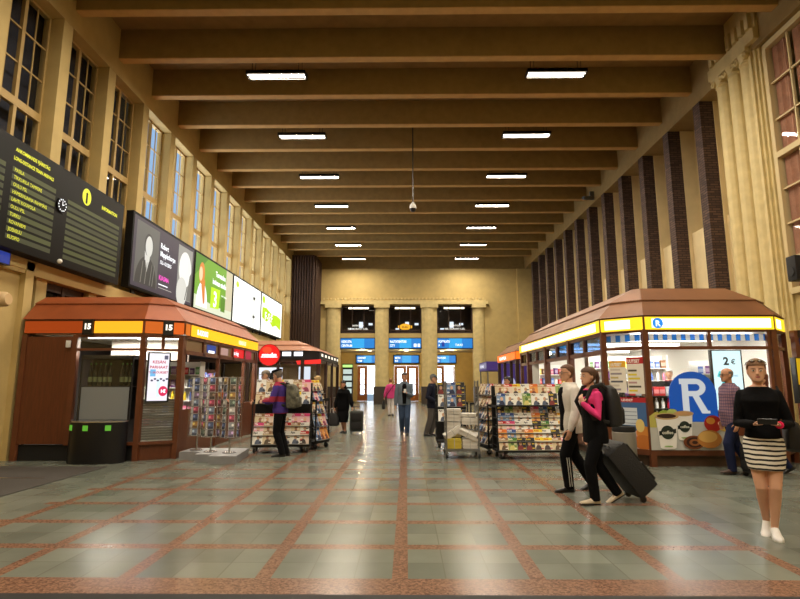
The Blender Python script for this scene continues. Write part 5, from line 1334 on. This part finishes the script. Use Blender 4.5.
        if sleeve > 0:
            for i in (0, 1):
                S, el, wr = J['arm', i]; A_ = .84 if f else 1.0; en = el.lerp(wr, max(0, (sleeve - .5) * 2)) if sleeve > .5 else S.lerp(el, sleeve * 2)
                en = en + (wr - el).normalized() * (.0 if sleeve < 1 else -.006)
                if sleeve > .5: t.tube([S + V(((1, -1)[i] * .004, 0, .004)), S.lerp(el, .45), el, el.lerp(en, .5), en], [.028 * H * A_ + e * .5, .027 * H * A_ + e * .65, .024 * H * A_ + e * .8, .022 * H * A_ + e, .015 * H + cuffs], seg=12, cap='round')
                else: t.tube([S, en], [.032 * H + e, .029 * H + e], seg=12, cap='round')
        fuse(t, 'top', top, .011, 3, r)
    # bottom
    b = MB(bot)
    if bottom == 'trousers':
        b.loft([ering(sp(z) + V((0, 0, 0)), a * H * (.95 if f else 1) + .008, bb * H + .008) for z, a, bb in ((.455, .06, .05), (.48, .09, .066), (.52, .095, .068), (.56, .088, .062), (.6, .083, .058))])
        for i in (0, 1):
            hip, kn, an = J['leg', i]; e = leg_puff; M = F[i][0]
            b.tube([hip + V((0, 0, .02)), hip.lerp(kn, .35), kn, kn.lerp(an, .5), an, an.lerp(M @ V((0, -.13 * k, .035)), .8)], [.05 * H + e * .4, .045 * H + e * .7, .034 * H + e, .031 * H + e, .026 * H + e, .026 * H + e * 1.1], seg=14, cap='flat')
        fuse(b, 'trousers', bot, .011, 3, r)
    else:
        hz = hem / H
        fl = 1.0 if bottom == 'skirt' else 1.15
        zs_ = [hz, hz + (.5 - hz) * .4, .5, .54, .585]
        kc = lambda z: (sp(z) if z > .45 else V(((J['leg', 0][1].x + J['leg', 1][1].x) / 2 * (.5 - z) / .22, (J['leg', 0][1].y + J['leg', 1][1].y) / 2 * (.5 - z) / .22, z * H + dz)))
        b.loft([ering(kc(z), a * H, bb * H) for z, a, bb in zip(zs_, (.088 * fl, .1 * fl, .106, .1, .082), (.066 * fl, .072 * fl, .072, .068, .058))])
        fuse(b, 'skirt', bot, .01, 3, r)
    # shoes
    for i in (0, 1):
        M = F[i][0]; s = MB(shoes); so = []
        for y, w_, h_ in ((-.195, .022, .05), (-.185, .034, shoe_h), (-.14, .038, shoe_h + .012), (-.09, .038, shoe_h), (-.03, .042, .06), (.02, .045, .048), (.06, .038, .04), (.085, .022, .03), (.092, .008, .02)):
            so.append([M @ (V((w_ * math.cos(2 * PI * q / 14), y, max(.004, h_ / 2 + h_ / 2 * math.sin(2 * PI * q / 14) * (1.0 if math.sin(2 * PI * q / 14) > 0 else 1.15))) ) * k) for q in range(14)])
        s.loft(so); s.build('shoe', r)
        so = MB(paint((226, 224, 218) if shoes in (MATS.get('white_trainers'),) else (30, 28, 28)))
        so.prism([(w * k, y * k) for w, y in ((.03, -.19), (.038, -.1), (.045, .0), (.04, .06), (.01, .095), (-.01, .095), (-.04, .06), (-.045, 0), (-.038, -.1), (-.03, -.19))], .0005, .014 * k, M=M); so.build('sole', r)
    return r, HM, HH, J, sp
def headgear(r, HM, HH, kind, m):
    mb = MB(m)
    if kind == 'cap':
        mb.loft([[HM @ head_pt(z, 2 * PI * q / 24, kk, HH) for q in range(24)] for z, kk in ((.68, 1.12), (.78, 1.13), (.88, 1.14), (.95, 1.14), (.999, 1.14))])
        pts = [(.33 * math.cos(t), .34 + .3 * max(0, math.sin(t))) for t in [PI * i / 14 for i in range(15)]]
        mb.prism([(p[0] * HH, p[1] * HH) for p in pts], 0, .035 * HH, M=HM @ Matrix.Translation((0, 0, .7 * HH)) @ Matrix.Rotation(-.12, 4, 'X'))
    else:
        mb.lathe([(.34 * HH, .0), (.38 * HH, .05 * HH), (.5 * HH, .14 * HH), (.46 * HH, .24 * HH), (.2 * HH, .3 * HH), (.02 * HH, .3 * HH)], seg=24)
        for v in mb.bm.verts: v.co = HM @ (v.co + V((0, -.04 * HH, .74 * HH)))
    mb.build(kind if kind == 'cap' else 'beret', r)
def suitcase(loc, yaw, tilt, w, d, h, m, label, handle=.4, roll=0):
    """upright case: local x width, y depth, wheels at its base; tilts about the wheels"""
    r = thing('suitcase', label, 'suitcase', loc, yaw)
    T = Matrix.Translation((0, -d / 2, .04)) @ Matrix.Rotation(tilt, 4, 'X') @ Matrix.Translation((0, d / 2, -.04))
    mb = MB(m); mb.box(-w / 2, -d / 2, .06, w / 2, d / 2, h, bev=.03); mb.xform(T); mb.build('shell', r)
    mb = MB(BLACKM); mb.box(-w / 2 + .04, d / 2, .12, w / 2 - .04, d / 2 + .035, h * .52, bev=.012); mb.xform(T); mb.build('front_pocket', r)
    mb = MB(BLACKM); mb.box(-w / 2 + .04, d / 2, h * .56, w / 2 - .04, d / 2 + .03, h * .92, bev=.012); mb.xform(T); mb.build('upper_pocket', r)
    for x in (-w / 2 + .05, w / 2 - .05):
        for y in (-d / 2 + .02,) if tilt else (-d / 2 + .03, d / 2 - .03):
            mb = MB(BLACK); mb.cyl((x - .015, y, .04), (x + .015, y, .04), .04, seg=14); mb.xform(T); mb.build('wheel', r)
        mb = MB(CHROME); mb.cyl((x * .55, -d / 2 + .03, h - .02), (x * .55, -d / 2 + .03, h + handle), .008, seg=8); mb.xform(T); mb.build('handle_rod', r)
    mb = MB(BLACK); mb.cyl((-w * .26, -d / 2 + .03, h + handle), (w * .26, -d / 2 + .03, h + handle), .015, seg=10); mb.xform(T); mb.build('grip', r)
    mb = MB(GREYM); mb.tube([(-.07, 0, h), (-.06, 0, h + .03), (.06, 0, h + .03), (.07, 0, h)], .01, seg=8); mb.xform(T); mb.build('carry_handle', r)
    return r
def L2W(loc, yaw, p):
    return Matrix.Translation((loc[0], loc[1], 0)) @ Matrix.Rotation(yaw, 4, 'Z') @ V(p)
def backpack(loc, yaw, z, w, d, h, m, label, y0=-.12, tilt=0):
    """worn on the back: local +Y towards the wearer's back"""
    p = L2W(loc, yaw, (0, y0, z)); r = thing('backpack', label, 'backpack', p, yaw); r.rotation_euler = (tilt, 0, yaw)
    mb = MB(m); mb.loft([ering((0, -d / 2 * b, zz * h), w / 2 * a, d / 2 * b, 20, .6) for zz, a, b in ((0, .8, .8), (.04, .95, 1), (.35, 1, 1.05), (.7, .95, .95), (.92, .8, .75), (1, .5, .5))]); mb.build('sack', r)
    mb = MB(m); mb.loft([ering((0, -d * 1.02, h * zz), w * .36 * a, d * .2 * a, 16, .6) for zz, a in ((.06, .8), (.1, 1), (.4, 1), (.46, .8))]); mb.build('front_pocket', r)
    for s in (-1, 1): MB(BLACKM).tube([(s * w * .28, -.02, h * .9), (s * w * .33, .06, h * 1.02), (s * w * .36, .2, h * .95), (s * w * .38, .3, h * .6), (s * w * .42, .2, h * .2), (s * w * .4, .0, h * .1)], .014, seg=8, flat=2).build('strap', r)
    MB(BLACKM).tube([(-.04, -.02, h * .98), (-.03, -.02, h * 1.05), (.03, -.02, h * 1.05), (.04, -.02, h * .98)], .008, seg=6).build('grab_loop', r)
    return r
WALK = lambda a, b: ((-.08, a, .0), (.08, b, .0))
BLK = cloth('black_cloth', (9, 9, 11)); DK = cloth('dark_trousers', (12, 12, 15)); JEAN = cloth('blue_jeans', (62, 78, 104)); JEAND = cloth('navy_jeans', (30, 36, 64)); NAVY = cloth('navy_jacket', (30, 32, 46)); GREYT = cloth('grey_trousers', (84, 80, 76))
WT = mat('white_trainers', (232, 230, 228), .6); BSH = mat('black_shoes', (20, 18, 18), .45); BEI = mat('beige_shoes', (196, 182, 158), .6); BRS = mat('brown_shoes', (70, 50, 40), .5)

# 1 woman in black sweater and striped skirt, walking towards the viewer
def stripes(name, c1, c2, per, axis=2, duty=.6, c3=None):
    m = cloth(name, c1); nt = m.node_tree; b = nt.nodes['Principled BSDF']
    tc = nt.nodes.new('ShaderNodeTexCoord'); sp_ = nt.nodes.new('ShaderNodeSeparateXYZ'); nt.links.new(tc.outputs['Object'], sp_.inputs[0])
    nz = nt.nodes.new('ShaderNodeTexNoise'); nz.inputs['Scale'].default_value = 5; nt.links.new(tc.outputs['Object'], nz.inputs['Vector'])
    ad = nt.nodes.new('ShaderNodeMath'); ad.operation = 'MULTIPLY_ADD'; ad.inputs[1].default_value = .04; nt.links.new(nz.outputs[0], ad.inputs[0]); nt.links.new(sp_.outputs[axis], ad.inputs[2])
    md = nt.nodes.new('ShaderNodeMath'); md.operation = 'PINGPONG'; md.inputs[1].default_value = per / 2; nt.links.new(ad.outputs[0], md.inputs[0])
    lt = nt.nodes.new('ShaderNodeMath'); lt.operation = 'LESS_THAN'; lt.inputs[1].default_value = per / 2 * duty; nt.links.new(md.outputs[0], lt.inputs[0])
    mx = nt.nodes.new('ShaderNodeMix'); mx.data_type = 'RGBA'; mx.inputs[6].default_value = lin(c2); mx.inputs[7].default_value = lin(c1); nt.links.new(lt.outputs[0], mx.inputs[0])
    nt.links.new(mx.outputs[2], b.inputs['Base Color'])
    return m, mx
SKIRT, _ = stripes('striped_skirt', (228, 222, 208), (44, 42, 44), .044, 2, .6)
L1 = (3.62, 5.6); Y1 = PI - .5
r, HM, HH, J, sp = person('woman in black sweater and striped skirt holding a phone, nearest at right', L1, Y1, 1.74, 'f', SKIN, feet=((-.03, .12, 0), (.05, -.06, .35)), footyaw=(.08, -.2),
    hands=((-.13, .27, 1.10), (.09, .27, 1.10)), poles=((-.5, -.5, -1), (.5, -.5, -1)), hand_dir=((.85, .45, .1), (-.85, .45, .1)), palm=((.2, .2, 1), (-.2, .2, 1)), curl=(.45, .45), hair='ponytail', hairc=(122, 86, 52), shoe_h=.1, top=BLK, top_len=.545, top_puff=.016, cuffs=.014, bottom='skirt', bot=SKIRT, hem=.645, shoes=WT, voxel=.006)
p = L2W(L1, Y1, (-.02, .37, 1.135)); ph = thing('phone', 'dark phone held in both hands of the woman in the striped skirt', 'phone', p, Y1)
mb = MB(BLACK); mb.box(-.08, -.006, -.035, .08, .006, .035, bev=.004); mb.xform(Matrix.Rotation(-.7, 4, 'X')); mb.build('case', ph)
mb = MB(glow((90, 110, 120), .4)); mb.box(-.074, -.0075, -.031, .074, -.0062, .031); mb.xform(Matrix.Rotation(-.7, 4, 'X')); mb.build('display', ph)
wr, el = J['arm', 0][2], J['arm', 0][1]; d = (wr - el).normalized()
MB(cloth('pink_band', (226, 40, 90))).tube([wr - d * .03, wr + d * .03], [.036, .034], seg=14).build('wristband', r)
sg = thing('sunglasses', 'sunglasses pushed up on the hair of the woman in the skirt', 'sunglasses', (L1[0], L1[1], 0), Y1)
for s in (-1, 1):
    MB(mat('brown_lens', (60, 46, 36), .1)).ball((0, 0, 0), (.028, .008, .022), seg=14, rings=8, M=HM @ Matrix.Translation((s * .032, .30 * HH, .93 * HH)) @ Matrix.Rotation(.9, 4, 'X')).build('lens', sg)
    MB(BLACK).tube([HM @ (V(q) * HH) for q in ((s * .25, .27, .93), (s * .37, .1, .86), (s * .4, -.12, .76))], .004, seg=6).build('temple', sg)
MB(paint((170, 150, 110), .3)).tube([HM @ (V(q) * HH) for q in ((-.25, .29, .94), (0, .32, .96), (.25, .29, .94))], .004, seg=6).build('bridge', sg)
p = L2W(L1, Y1, (-.27, -.16, .82)); bg_ = thing('shoulder_bag', 'black shoulder bag hanging behind the arm of the woman in the skirt', 'bag', p, Y1)
mb = MB(mat('black_leather', (20, 19, 20), .45)); mb.loft([ering((0, 0, z), a, b, 16, .6) for z, a, b in ((0, .07, .11), (.03, .09, .14), (.2, .085, .15), (.28, .05, .13), (.3, .02, .1))]); mb.build('bag_body', bg_)
MB(BLACKM).tube([(0, -.12, .3), (.06, -.08, .55), (.1, .05, .64), (.07, .12, .5), (0, .12, .3)], .012, seg=8).build('strap', bg_)

# 2 couple walking left: woman in pink and black, man in white jacket
PINK = cloth('pink_sweater', (214, 62, 122))
L2 = (2.43, 7.05); Y2 = PI / 2 + .12
r, HM, HH, J, sp = person('woman with pink sleeves and black vest pulling a tilted black suitcase', L2, Y2, 1.70, 'f', SKIN, lean=.03, feet=((-.06, .2, -.05), (.07, -.2, .5)), footyaw=(.1, -.1),
    hands=((-.12, .2, 1.24), (.26, .0, .80)), poles=((-.6, -.8, -.8), (.5, -1, 0)), hand_dir=((.35, .2, .9), None), palm=((.6, -.8, 0), None), curl=(.6, .9), head_yaw=.1, hair='ponytail', hairc=(86, 58, 40), top=PINK, top_len=.52, bottom='trousers', bot=DK, shoes=BEI, voxel=.007, leg_puff=.018)
v_ = MB(BLK); H_ = 1.70
v_.loft([ering(sp(z), a * H_ * .95 + .026, b * H_ + .03) for z, a, b in ((.44, .09, .066), (.52, .094, .066), (.58, .085, .062), (.63, .08, .058), (.70, .086, .066), (.755, .084, .066), (.80, .07, .056), (.83, .055, .046))]); fuse(v_, 'vest', BLK, .011, 3, r)
backpack(L2, Y2, .95, .34, .2, .52, mat('black_nylon', (24, 24, 26), .6, bump=.3), 'black backpack on the woman with pink sleeves', y0=-.12)
suitcase((3.09, 7.25, 0), Y2 + PI, .68, .46, .29, .74, mat('black_case_fabric', (30, 30, 33), .6, bump=.3, bscale=60), 'black soft suitcase tilted on its wheels behind the woman in pink', handle=.14)
L3 = (2.36, 7.85); Y3 = PI / 2 + .1
WJ = cloth('white_jacket', (214, 210, 202), var=.05)
r, HM, HH, J, sp = person('man in white jacket and striped track trousers walking beside the woman in pink', L3, Y3, 1.76, 'm', SKIN, feet=((-.08, .22, 0), (.08, -.2, .4)), footyaw=(.1, -.1), hands=((-.27, .12, .86), (.26, -.05, .84)), hair='short', hairc=(96, 62, 40), top=WJ, top_len=.455, top_puff=.026, bot=DK, shoes=BSH, voxel=.008, leg_puff=.022)
v_ = MB(BLK); v_.loft([ering(sp(z) + V((0, .045, 0)), a * 1.76, b * 1.76 + .012) for z, a, b in ((.47, .06, .056), (.6, .06, .05), (.7, .062, .06), (.78, .06, .06), (.82, .04, .04))]); fuse(v_, 'shirt', BLK, .011, 3, r)
for s, i in ((-1, 0), (1, 1)):
    hip, kn, an = J['leg', i]; ext = V((s * .072, 0, 0))
    for dy in (-.018, .012): MB(WHITEP).tube([kn + V((s * .08, dy, -.02)), kn.lerp(an, .5) + V((s * .074, dy, 0)), an + V((s * .066, dy, .0))], .008, seg=6, flat=.6).build('trouser_stripe', r)
gl = MB(BLACK)
for s in (-1, 1):
    gl.tube([HM @ (V((s * .14 + .09 * math.cos(2 * PI * q / 12), .41, .5 + .065 * math.sin(2 * PI * q / 12))) * HH) for q in range(13)], .003, seg=5); gl.tube([HM @ (V(q) * HH) for q in ((s * .23, .4, .51), (s * .34, .2, .52), (s * .35, -.02, .52))], .003, seg=5)
gl.tube([HM @ (V(q) * HH) for q in ((-.05, .42, .51), (0, .44, .52), (.05, .42, .51))], .003, seg=5)
gl.build('glasses_frame', r)

# 3 older man in plaid shirt walking left, and the person following him
PLAID, mx = stripes('plaid_shirt', (148, 114, 124), (112, 92, 110), .05, 2, .55)
nt = PLAID.node_tree; b = nt.nodes['Principled BSDF']
tc = nt.nodes.new('ShaderNodeTexCoord'); sp_ = nt.nodes.new('ShaderNodeSeparateXYZ'); nt.links.new(tc.outputs['Object'], sp_.inputs[0])
ad = nt.nodes.new('ShaderNodeMath'); ad.operation = 'ADD'; nt.links.new(sp_.outputs[0], ad.inputs[0]); nt.links.new(sp_.outputs[1], ad.inputs[1])
md = nt.nodes.new('ShaderNodeMath'); md.operation = 'PINGPONG'; md.inputs[1].default_value = .025; nt.links.new(ad.outputs[0], md.inputs[0])
lt = nt.nodes.new('ShaderNodeMath'); lt.operation = 'LESS_THAN'; lt.inputs[1].default_value = .012; nt.links.new(md.outputs[0], lt.inputs[0])
m2 = nt.nodes.new('ShaderNodeMix'); m2.data_type = 'RGBA'; m2.inputs[7].default_value = lin((84, 70, 100)); nt.links.new(mx.outputs[2], m2.inputs[6])
hf = nt.nodes.new('ShaderNodeMath'); hf.operation = 'MULTIPLY'; hf.inputs[1].default_value = .55; nt.links.new(lt.outputs[0], hf.inputs[0]); nt.links.new(hf.outputs[0], m2.inputs[0]); nt.links.new(m2.outputs[2], b.inputs['Base Color'])
L4 = (5.52, 9.3); Y4 = PI / 2 + .05
r, HM, HH, J, sp = person('older balding man in plaid shirt and navy jeans walking left', L4, Y4, 1.75, 'm', SKIN_T, feet=((-.07, .24, -.1), (.08, -.22, .45)), footyaw=(.1, -.1), hands=((-.28, .1, .85), (.26, .0, .85)), hair='bald', hairc=(120, 116, 112), top=PLAID, top_len=.44, top_puff=.022, belly=.05, bot=JEAND, shoes=BRS, leg_puff=.022)
gl = MB(BLACK)
for s in (-1, 1):
    gl.tube([HM @ (V((s * .14 + .09 * math.cos(2 * PI * q / 12), .41, .5 + .065 * math.sin(2 * PI * q / 12))) * HH) for q in range(13)], .003, seg=5); gl.tube([HM @ (V(q) * HH) for q in ((s * .23, .4, .51), (s * .34, .2, .52), (s * .35, -.02, .52))], .003, seg=5)
gl.tube([HM @ (V(q) * HH) for q in ((-.05, .42, .51), (0, .44, .52), (.05, .42, .51))], .003, seg=5)
gl.build('glasses_frame', r)
L5 = (6.07, 9.25); Y5 = PI / 2
r, HM, HH, J, sp = person('dark-clothed person half hidden behind the woman in the skirt', L5, Y5, 1.68, 'f', SKIN, feet=((-.07, .24, 0), (.08, -.26, .5)), hands=((-.3, .28, .74), (.24, -.06, .8)), curl=(.9, .4), hair='long', hairc=(110, 58, 40), top=BLK, top_puff=.024, bot=JEAND, shoes=BSH, voxel=.009)
suitcase((5.62, 8.98, 0), Y5, .0, .34, .22, .5, mat('black_case_fabric', (30, 30, 33)), 'small black suitcase with silver handle behind the man in plaid', handle=.2)

# 4 man in denim, man in navy, woman in pink jacket, woman in black
L6 = (-.05, 16.0); Y6 = PI
DEN = cloth('denim_jacket', (104, 116, 128))
r, HM, HH, J, sp = person('man in denim jacket and jeans walking forward down the hall centre', L6, Y6, 1.80, 'm', SKIN_T, feet=((-.09, .14, 0), (.08, -.12, .3)), hands=((-.08, .28, 1.2), (.26, .02, .85)), hand_dir=((.5, .6, .5), None), curl=(.8, .4), head_pitch=-.2, hair='short', hairc=(40, 32, 28), top=DEN, top_len=.48, top_puff=.026, bot=JEAN, shoes=BSH, voxel=.009, leg_puff=.022)
v_ = MB(BLK); v_.loft([ering(sp(z) + V((0, .04, 0)), a * 1.8, b * 1.8 + .012) for z, a, b in ((.5, .05, .06), (.6, .048, .056), (.7, .05, .066), (.78, .05, .066), (.825, .035, .045))]); fuse(v_, 'shirt', BLK, .011, 3, r)
p = L2W(L6, Y6, (-.02, .37, 1.25)); ph = tag(MB(WHITEP).box(-.035, -.005, -.03, .035, .005, .08, bev=.003).build('phone'), 'pale phone in the hand of the man in denim', 'phone'); ph.location = p
L7 = (.76, 15.7); Y7 = -PI / 2 - .35
r, HM, HH, J, sp = person('man in navy jacket and cap standing by the magazine racks', L7, Y7, 1.74, 'm', SKIN, feet=((-.1, .05, 0), (.1, -.05, 0)), hands=((-.2, .2, .98), (.22, .16, .98)), hair='cap', hairc=(120, 116, 110), head_pitch=-.15, top=NAVY, top_len=.45, top_puff=.034, bot=GREYT, shoes=BSH, voxel=.009, leg_puff=.022)
headgear(r, HM, HH, 'cap', cloth('teal_cap', (40, 62, 74)))
L8 = (-.72, 25.3); Y8 = .15
PJ = cloth('pink_jacket', (206, 70, 130)); WHT = cloth('pale_trousers', (206, 200, 196))
r, HM, HH, J, sp = person('woman in pink jacket and pale trousers walking away with a dark bag', L8, Y8, 1.72, 'f', SKIN, feet=((-.07, .1, 0), (.08, -.1, .2)), hands=((-.3, -.02, .84), (.24, .04, .84)), curl=(1, .4), hair='short', hairc=(150, 110, 76), top=PJ, top_len=.46, top_puff=.035, bot=WHT, shoes=BRS, voxel=.01)
p = L2W(L8, Y8, (-.33, .02, .3)); hb_ = thing('handbag', 'dark bag hanging from the hand of the woman in pink jacket', 'bag', p, Y8)
MB(BLACKM).loft([ering((0, 0, z), a, b, 14, .6) for z, a, b in ((0, .06, .16), (.05, .08, .19), (.3, .06, .17), (.36, .03, .15))]).build('bag_body', hb_); MB(BLACKM).tube([(0, -.08, .35), (.02, -.03, .5), (.02, .03, .5), (0, .08, .35)], .01, seg=6).build('handle', hb_)
mbx = MB(BLACKM).tube([L2W((0, 0), 0, q) for q in ((.15, -.16, 1.43), (0, -.18, 1.25), (-.18, -.12, .98))], .014, seg=6); mbx.build('bag_strap', r)
L9 = (-1.92, 16.6); Y9 = PI - .35
r, HM, HH, J, sp = person('woman all in black with long skirt and scarf holding a suitcase handle', L9, Y9, 1.58, 'f', SKIN_T, feet=((-.07, .06, 0), (.08, -.06, 0)), hands=((-.34, .06, .76), (.24, .1, .74)), curl=(.9, .9), hair='short', hairc=(36, 28, 26), head_pitch=-.1, top=BLK, top_len=.44, top_puff=.045, bottom='long_skirt', bot=BLK, hem=.33, shoes=BSH, voxel=.009)
v_ = MB(BLK); v_.loft([[HM @ head_pt(z, 2 * PI * q / 24, kk, HH) + V((0, -.012, 0)) for q in range(24)] for z, kk in ((.6, 1.13), (.75, 1.14), (.88, 1.15), (.95, 1.15), (.999, 1.15))]); v_.tube([HM @ V((0, -.06, .1 * HH)), HM @ V((0, -.05, -.06))], [.075, .1], seg=14, cap='round'); fuse(v_, 'scarf', BLK, .011, 3, r)
suitcase((-1.5, 16.5, 0), PI, 0, .4, .25, .66, mat('grey_green_case', (52, 56, 52), .5), 'dark grey upright suitcase beside the woman in black', handle=.12)
p = L2W(L9, Y9, (.3, .16, .22)); hb_ = thing('handbag', 'big black bag carried low by the woman in black', 'bag', p, Y9)
MB(BLACKM).loft([ering((0, 0, z), a, b, 16, .6) for z, a, b in ((0, .2, .07), (.04, .25, .1), (.25, .22, .09), (.38, .14, .05))]).build('bag_body', hb_); MB(paint((190, 186, 180))).tube([(-.06, 0, .36), (-.03, 0, .5), (.0, 0, .52), (.04, 0, .5), (.06, 0, .36)], .012, seg=6).build('handle', hb_)

# 5 man in purple jacket reading at the left rack, with backpack
PURJ, _ = stripes('purple_red_jacket', (72, 54, 128), (150, 50, 70), .34, 2, .66)
L10 = (-2.64, 11.4); Y10 = 1.45
r, HM, HH, J, sp = person('man in purple and red jacket and beret reading at the left magazine rack', L10, Y10, 1.78, 'm', SKIN, lean=.03, feet=((-.1, .03, 0), (.1, .0, 0)), hands=((-.16, .32, 1.12), (.2, .3, 1.16)), head_yaw=-.3, poles=((-.8, -.5, -1), (.8, -.5, -1)), head_pitch=-.3, hair='beret', hairc=(110, 100, 90), top=PURJ, top_len=.49, top_puff=.034, bot=DK, shoes=BSH, leg_puff=.02)
headgear(r, HM, HH, 'beret', cloth('black_felt', (24, 22, 26)))
CAMO = mat('camouflage_cloth', (86, 84, 70), .85, var=.75, scale=11, bump=.3)
backpack(L10, Y10, .98, .36, .24, .5, CAMO, 'grey camouflage backpack on the man in purple', y0=-.14)
# 6 partly hidden shoppers and the shop assistant
GCAP = cloth('grey_cap_cloth', (150, 142, 128))
r, HM, HH, J, sp = person('person in pale grey cap behind the left magazine rack', (-3.42, 13.2), PI - .9, 1.80, 'm', SKIN, hands=((-.2, .22, 1.05), (.2, .22, 1.05)), hair='cap', hairc=(90, 80, 70), top=BLK, top_puff=.03, bot=DK, shoes=BSH, voxel=.01, head_pitch=-.1)
headgear(r, HM, HH, 'cap', GCAP)
r, HM, HH, J, sp = person('blond person in black and red at the farther walkway rack', (-2.55, 15.75), PI / 2, 1.70, 'f', SKIN, hands=((-.2, .26, 1.1), (.18, .26, 1.1)), hair='short', hairc=(196, 164, 112), top=BLK, top_puff=.03, bot=DK, shoes=BSH, voxel=.01, head_pitch=-.2)
MB(cloth('red_scarf', (170, 30, 40))).tube([(-.12, .02, 1.38), (0, .12, 1.34), (.12, .02, 1.38), (.06, .14, 1.2)], [.04, .05, .04, .03], seg=10, cap='round').build('scarf', r)
r, HM, HH, J, sp = person('grey-haired shop assistant inside the right kiosk', (6.0, 12.35), PI - .3, 1.55, 'f', SKIN, hands=((-.2, .24, 1.02), (.2, .24, 1.02)), hair='short', hairc=(170, 166, 162), top=cloth('dull_red_top', (120, 60, 66)), bot=DK, shoes=BSH, voxel=.01)
r.location.z = .262
r, HM, HH, J, sp = person('dark-haired person behind the middle racks beside the orange stall', (2.72, 14.4), PI / 2 + .4, 1.66, 'f', SKIN_T, hands=((-.2, .2, 1.0), (.2, .2, 1.0)), hair='long', hairc=(30, 24, 24), top=BLK, bot=DK, shoes=BSH, voxel=.01)
r, HM, HH, J, sp = person('assistant in orange top at the side counter of the left kiosk', (-5.25, 14.9), -PI / 2 - .5, 1.68, 'f', SKIN, hands=((-.2, .24, 1.02), (.2, .24, 1.02)), hair='bun', hairc=(60, 40, 30), top=cloth('orange_top', (206, 110, 60)), bot=DK, shoes=BSH, voxel=.01)
# ---------------------------------------------------------------- pendant light fittings
WARM = (255, 241, 218)
def fixture(x, y, z, label, group):
    r = thing('pendant_light', label, 'lamp', (x, y, z), group=group)
    b = MB(BLACK); b.box(-.85, -.17, .05, .85, .17, .1); b.box(-.85, -.17, 0, -.82, .17, .1); b.box(.82, -.17, 0, .85, .17, .1); b.box(-.85, -.17, 0, .85, -.15, .1); b.box(-.85, .15, 0, .85, .17, .1)
    b.build('housing', r)
    MB(glow((235, 222, 205), FIXGLOW, 'fitting_diffuser')).box(-.82, -.15, .03, .82, .15, .05).build('diffuser', r)
    lv = MB(CHROME)
    for yy in (-.06, .06): lv.box(-.82, yy - .008, 0, .82, yy + .008, .03)
    lv.build('louvre', r)
    for sx in (-1, 1):
        for d in (0, .1): MB(BLACK).cyl((sx * (.72 - d), 0, .1), (sx * (.72 - d), 0, ZCEIL - z), .008, seg=6).build('hanger', r)
    l = lamp('fitting_lamp', 'AREA', (x, y, z + .012), PENDANT, WARM, size=1.6, sizey=.28)
FIXGLOW, PENDANT = .8, 225
n = 0
for k in range(-5, 7):
    y = 14.1 + 3.81 * k
    for s, x in ((0, -3.7), (1, 4.3)):
        if k >= 0: lb = 'pendant strip light under the beams, %s row, %s' % (ORD[k + 1] + ' from the top of the photo' if k else 'nearest', ('left one', 'right one')[s])
        else: lb = 'pendant strip light above the viewer, %s row back, %s' % (ORD[-k], ('left one', 'right one')[s])
        fixture(x, y, 10.2, lb, 'pendant strip lights')
# hanging camera on a rod
r = thing('hanging_camera', 'small dome camera hanging on a long rod from the ceiling', 'camera', (.26, 18.4, 7.62))
MB(BLACK).cyl((0, 0, .25), (0, 0, ZCEIL - 7.62), .02, seg=8).build('rod', r)
MB(WHITEP).lathe([(.03, .3), (.06, .26), (.1, .2), (.13, .1), (.12, .06)]).build('housing', r)
MB(BLACK).lathe([(.115, .06), (.1, .0), (.06, -.05), (.01, -.06)]).build('dome', r)
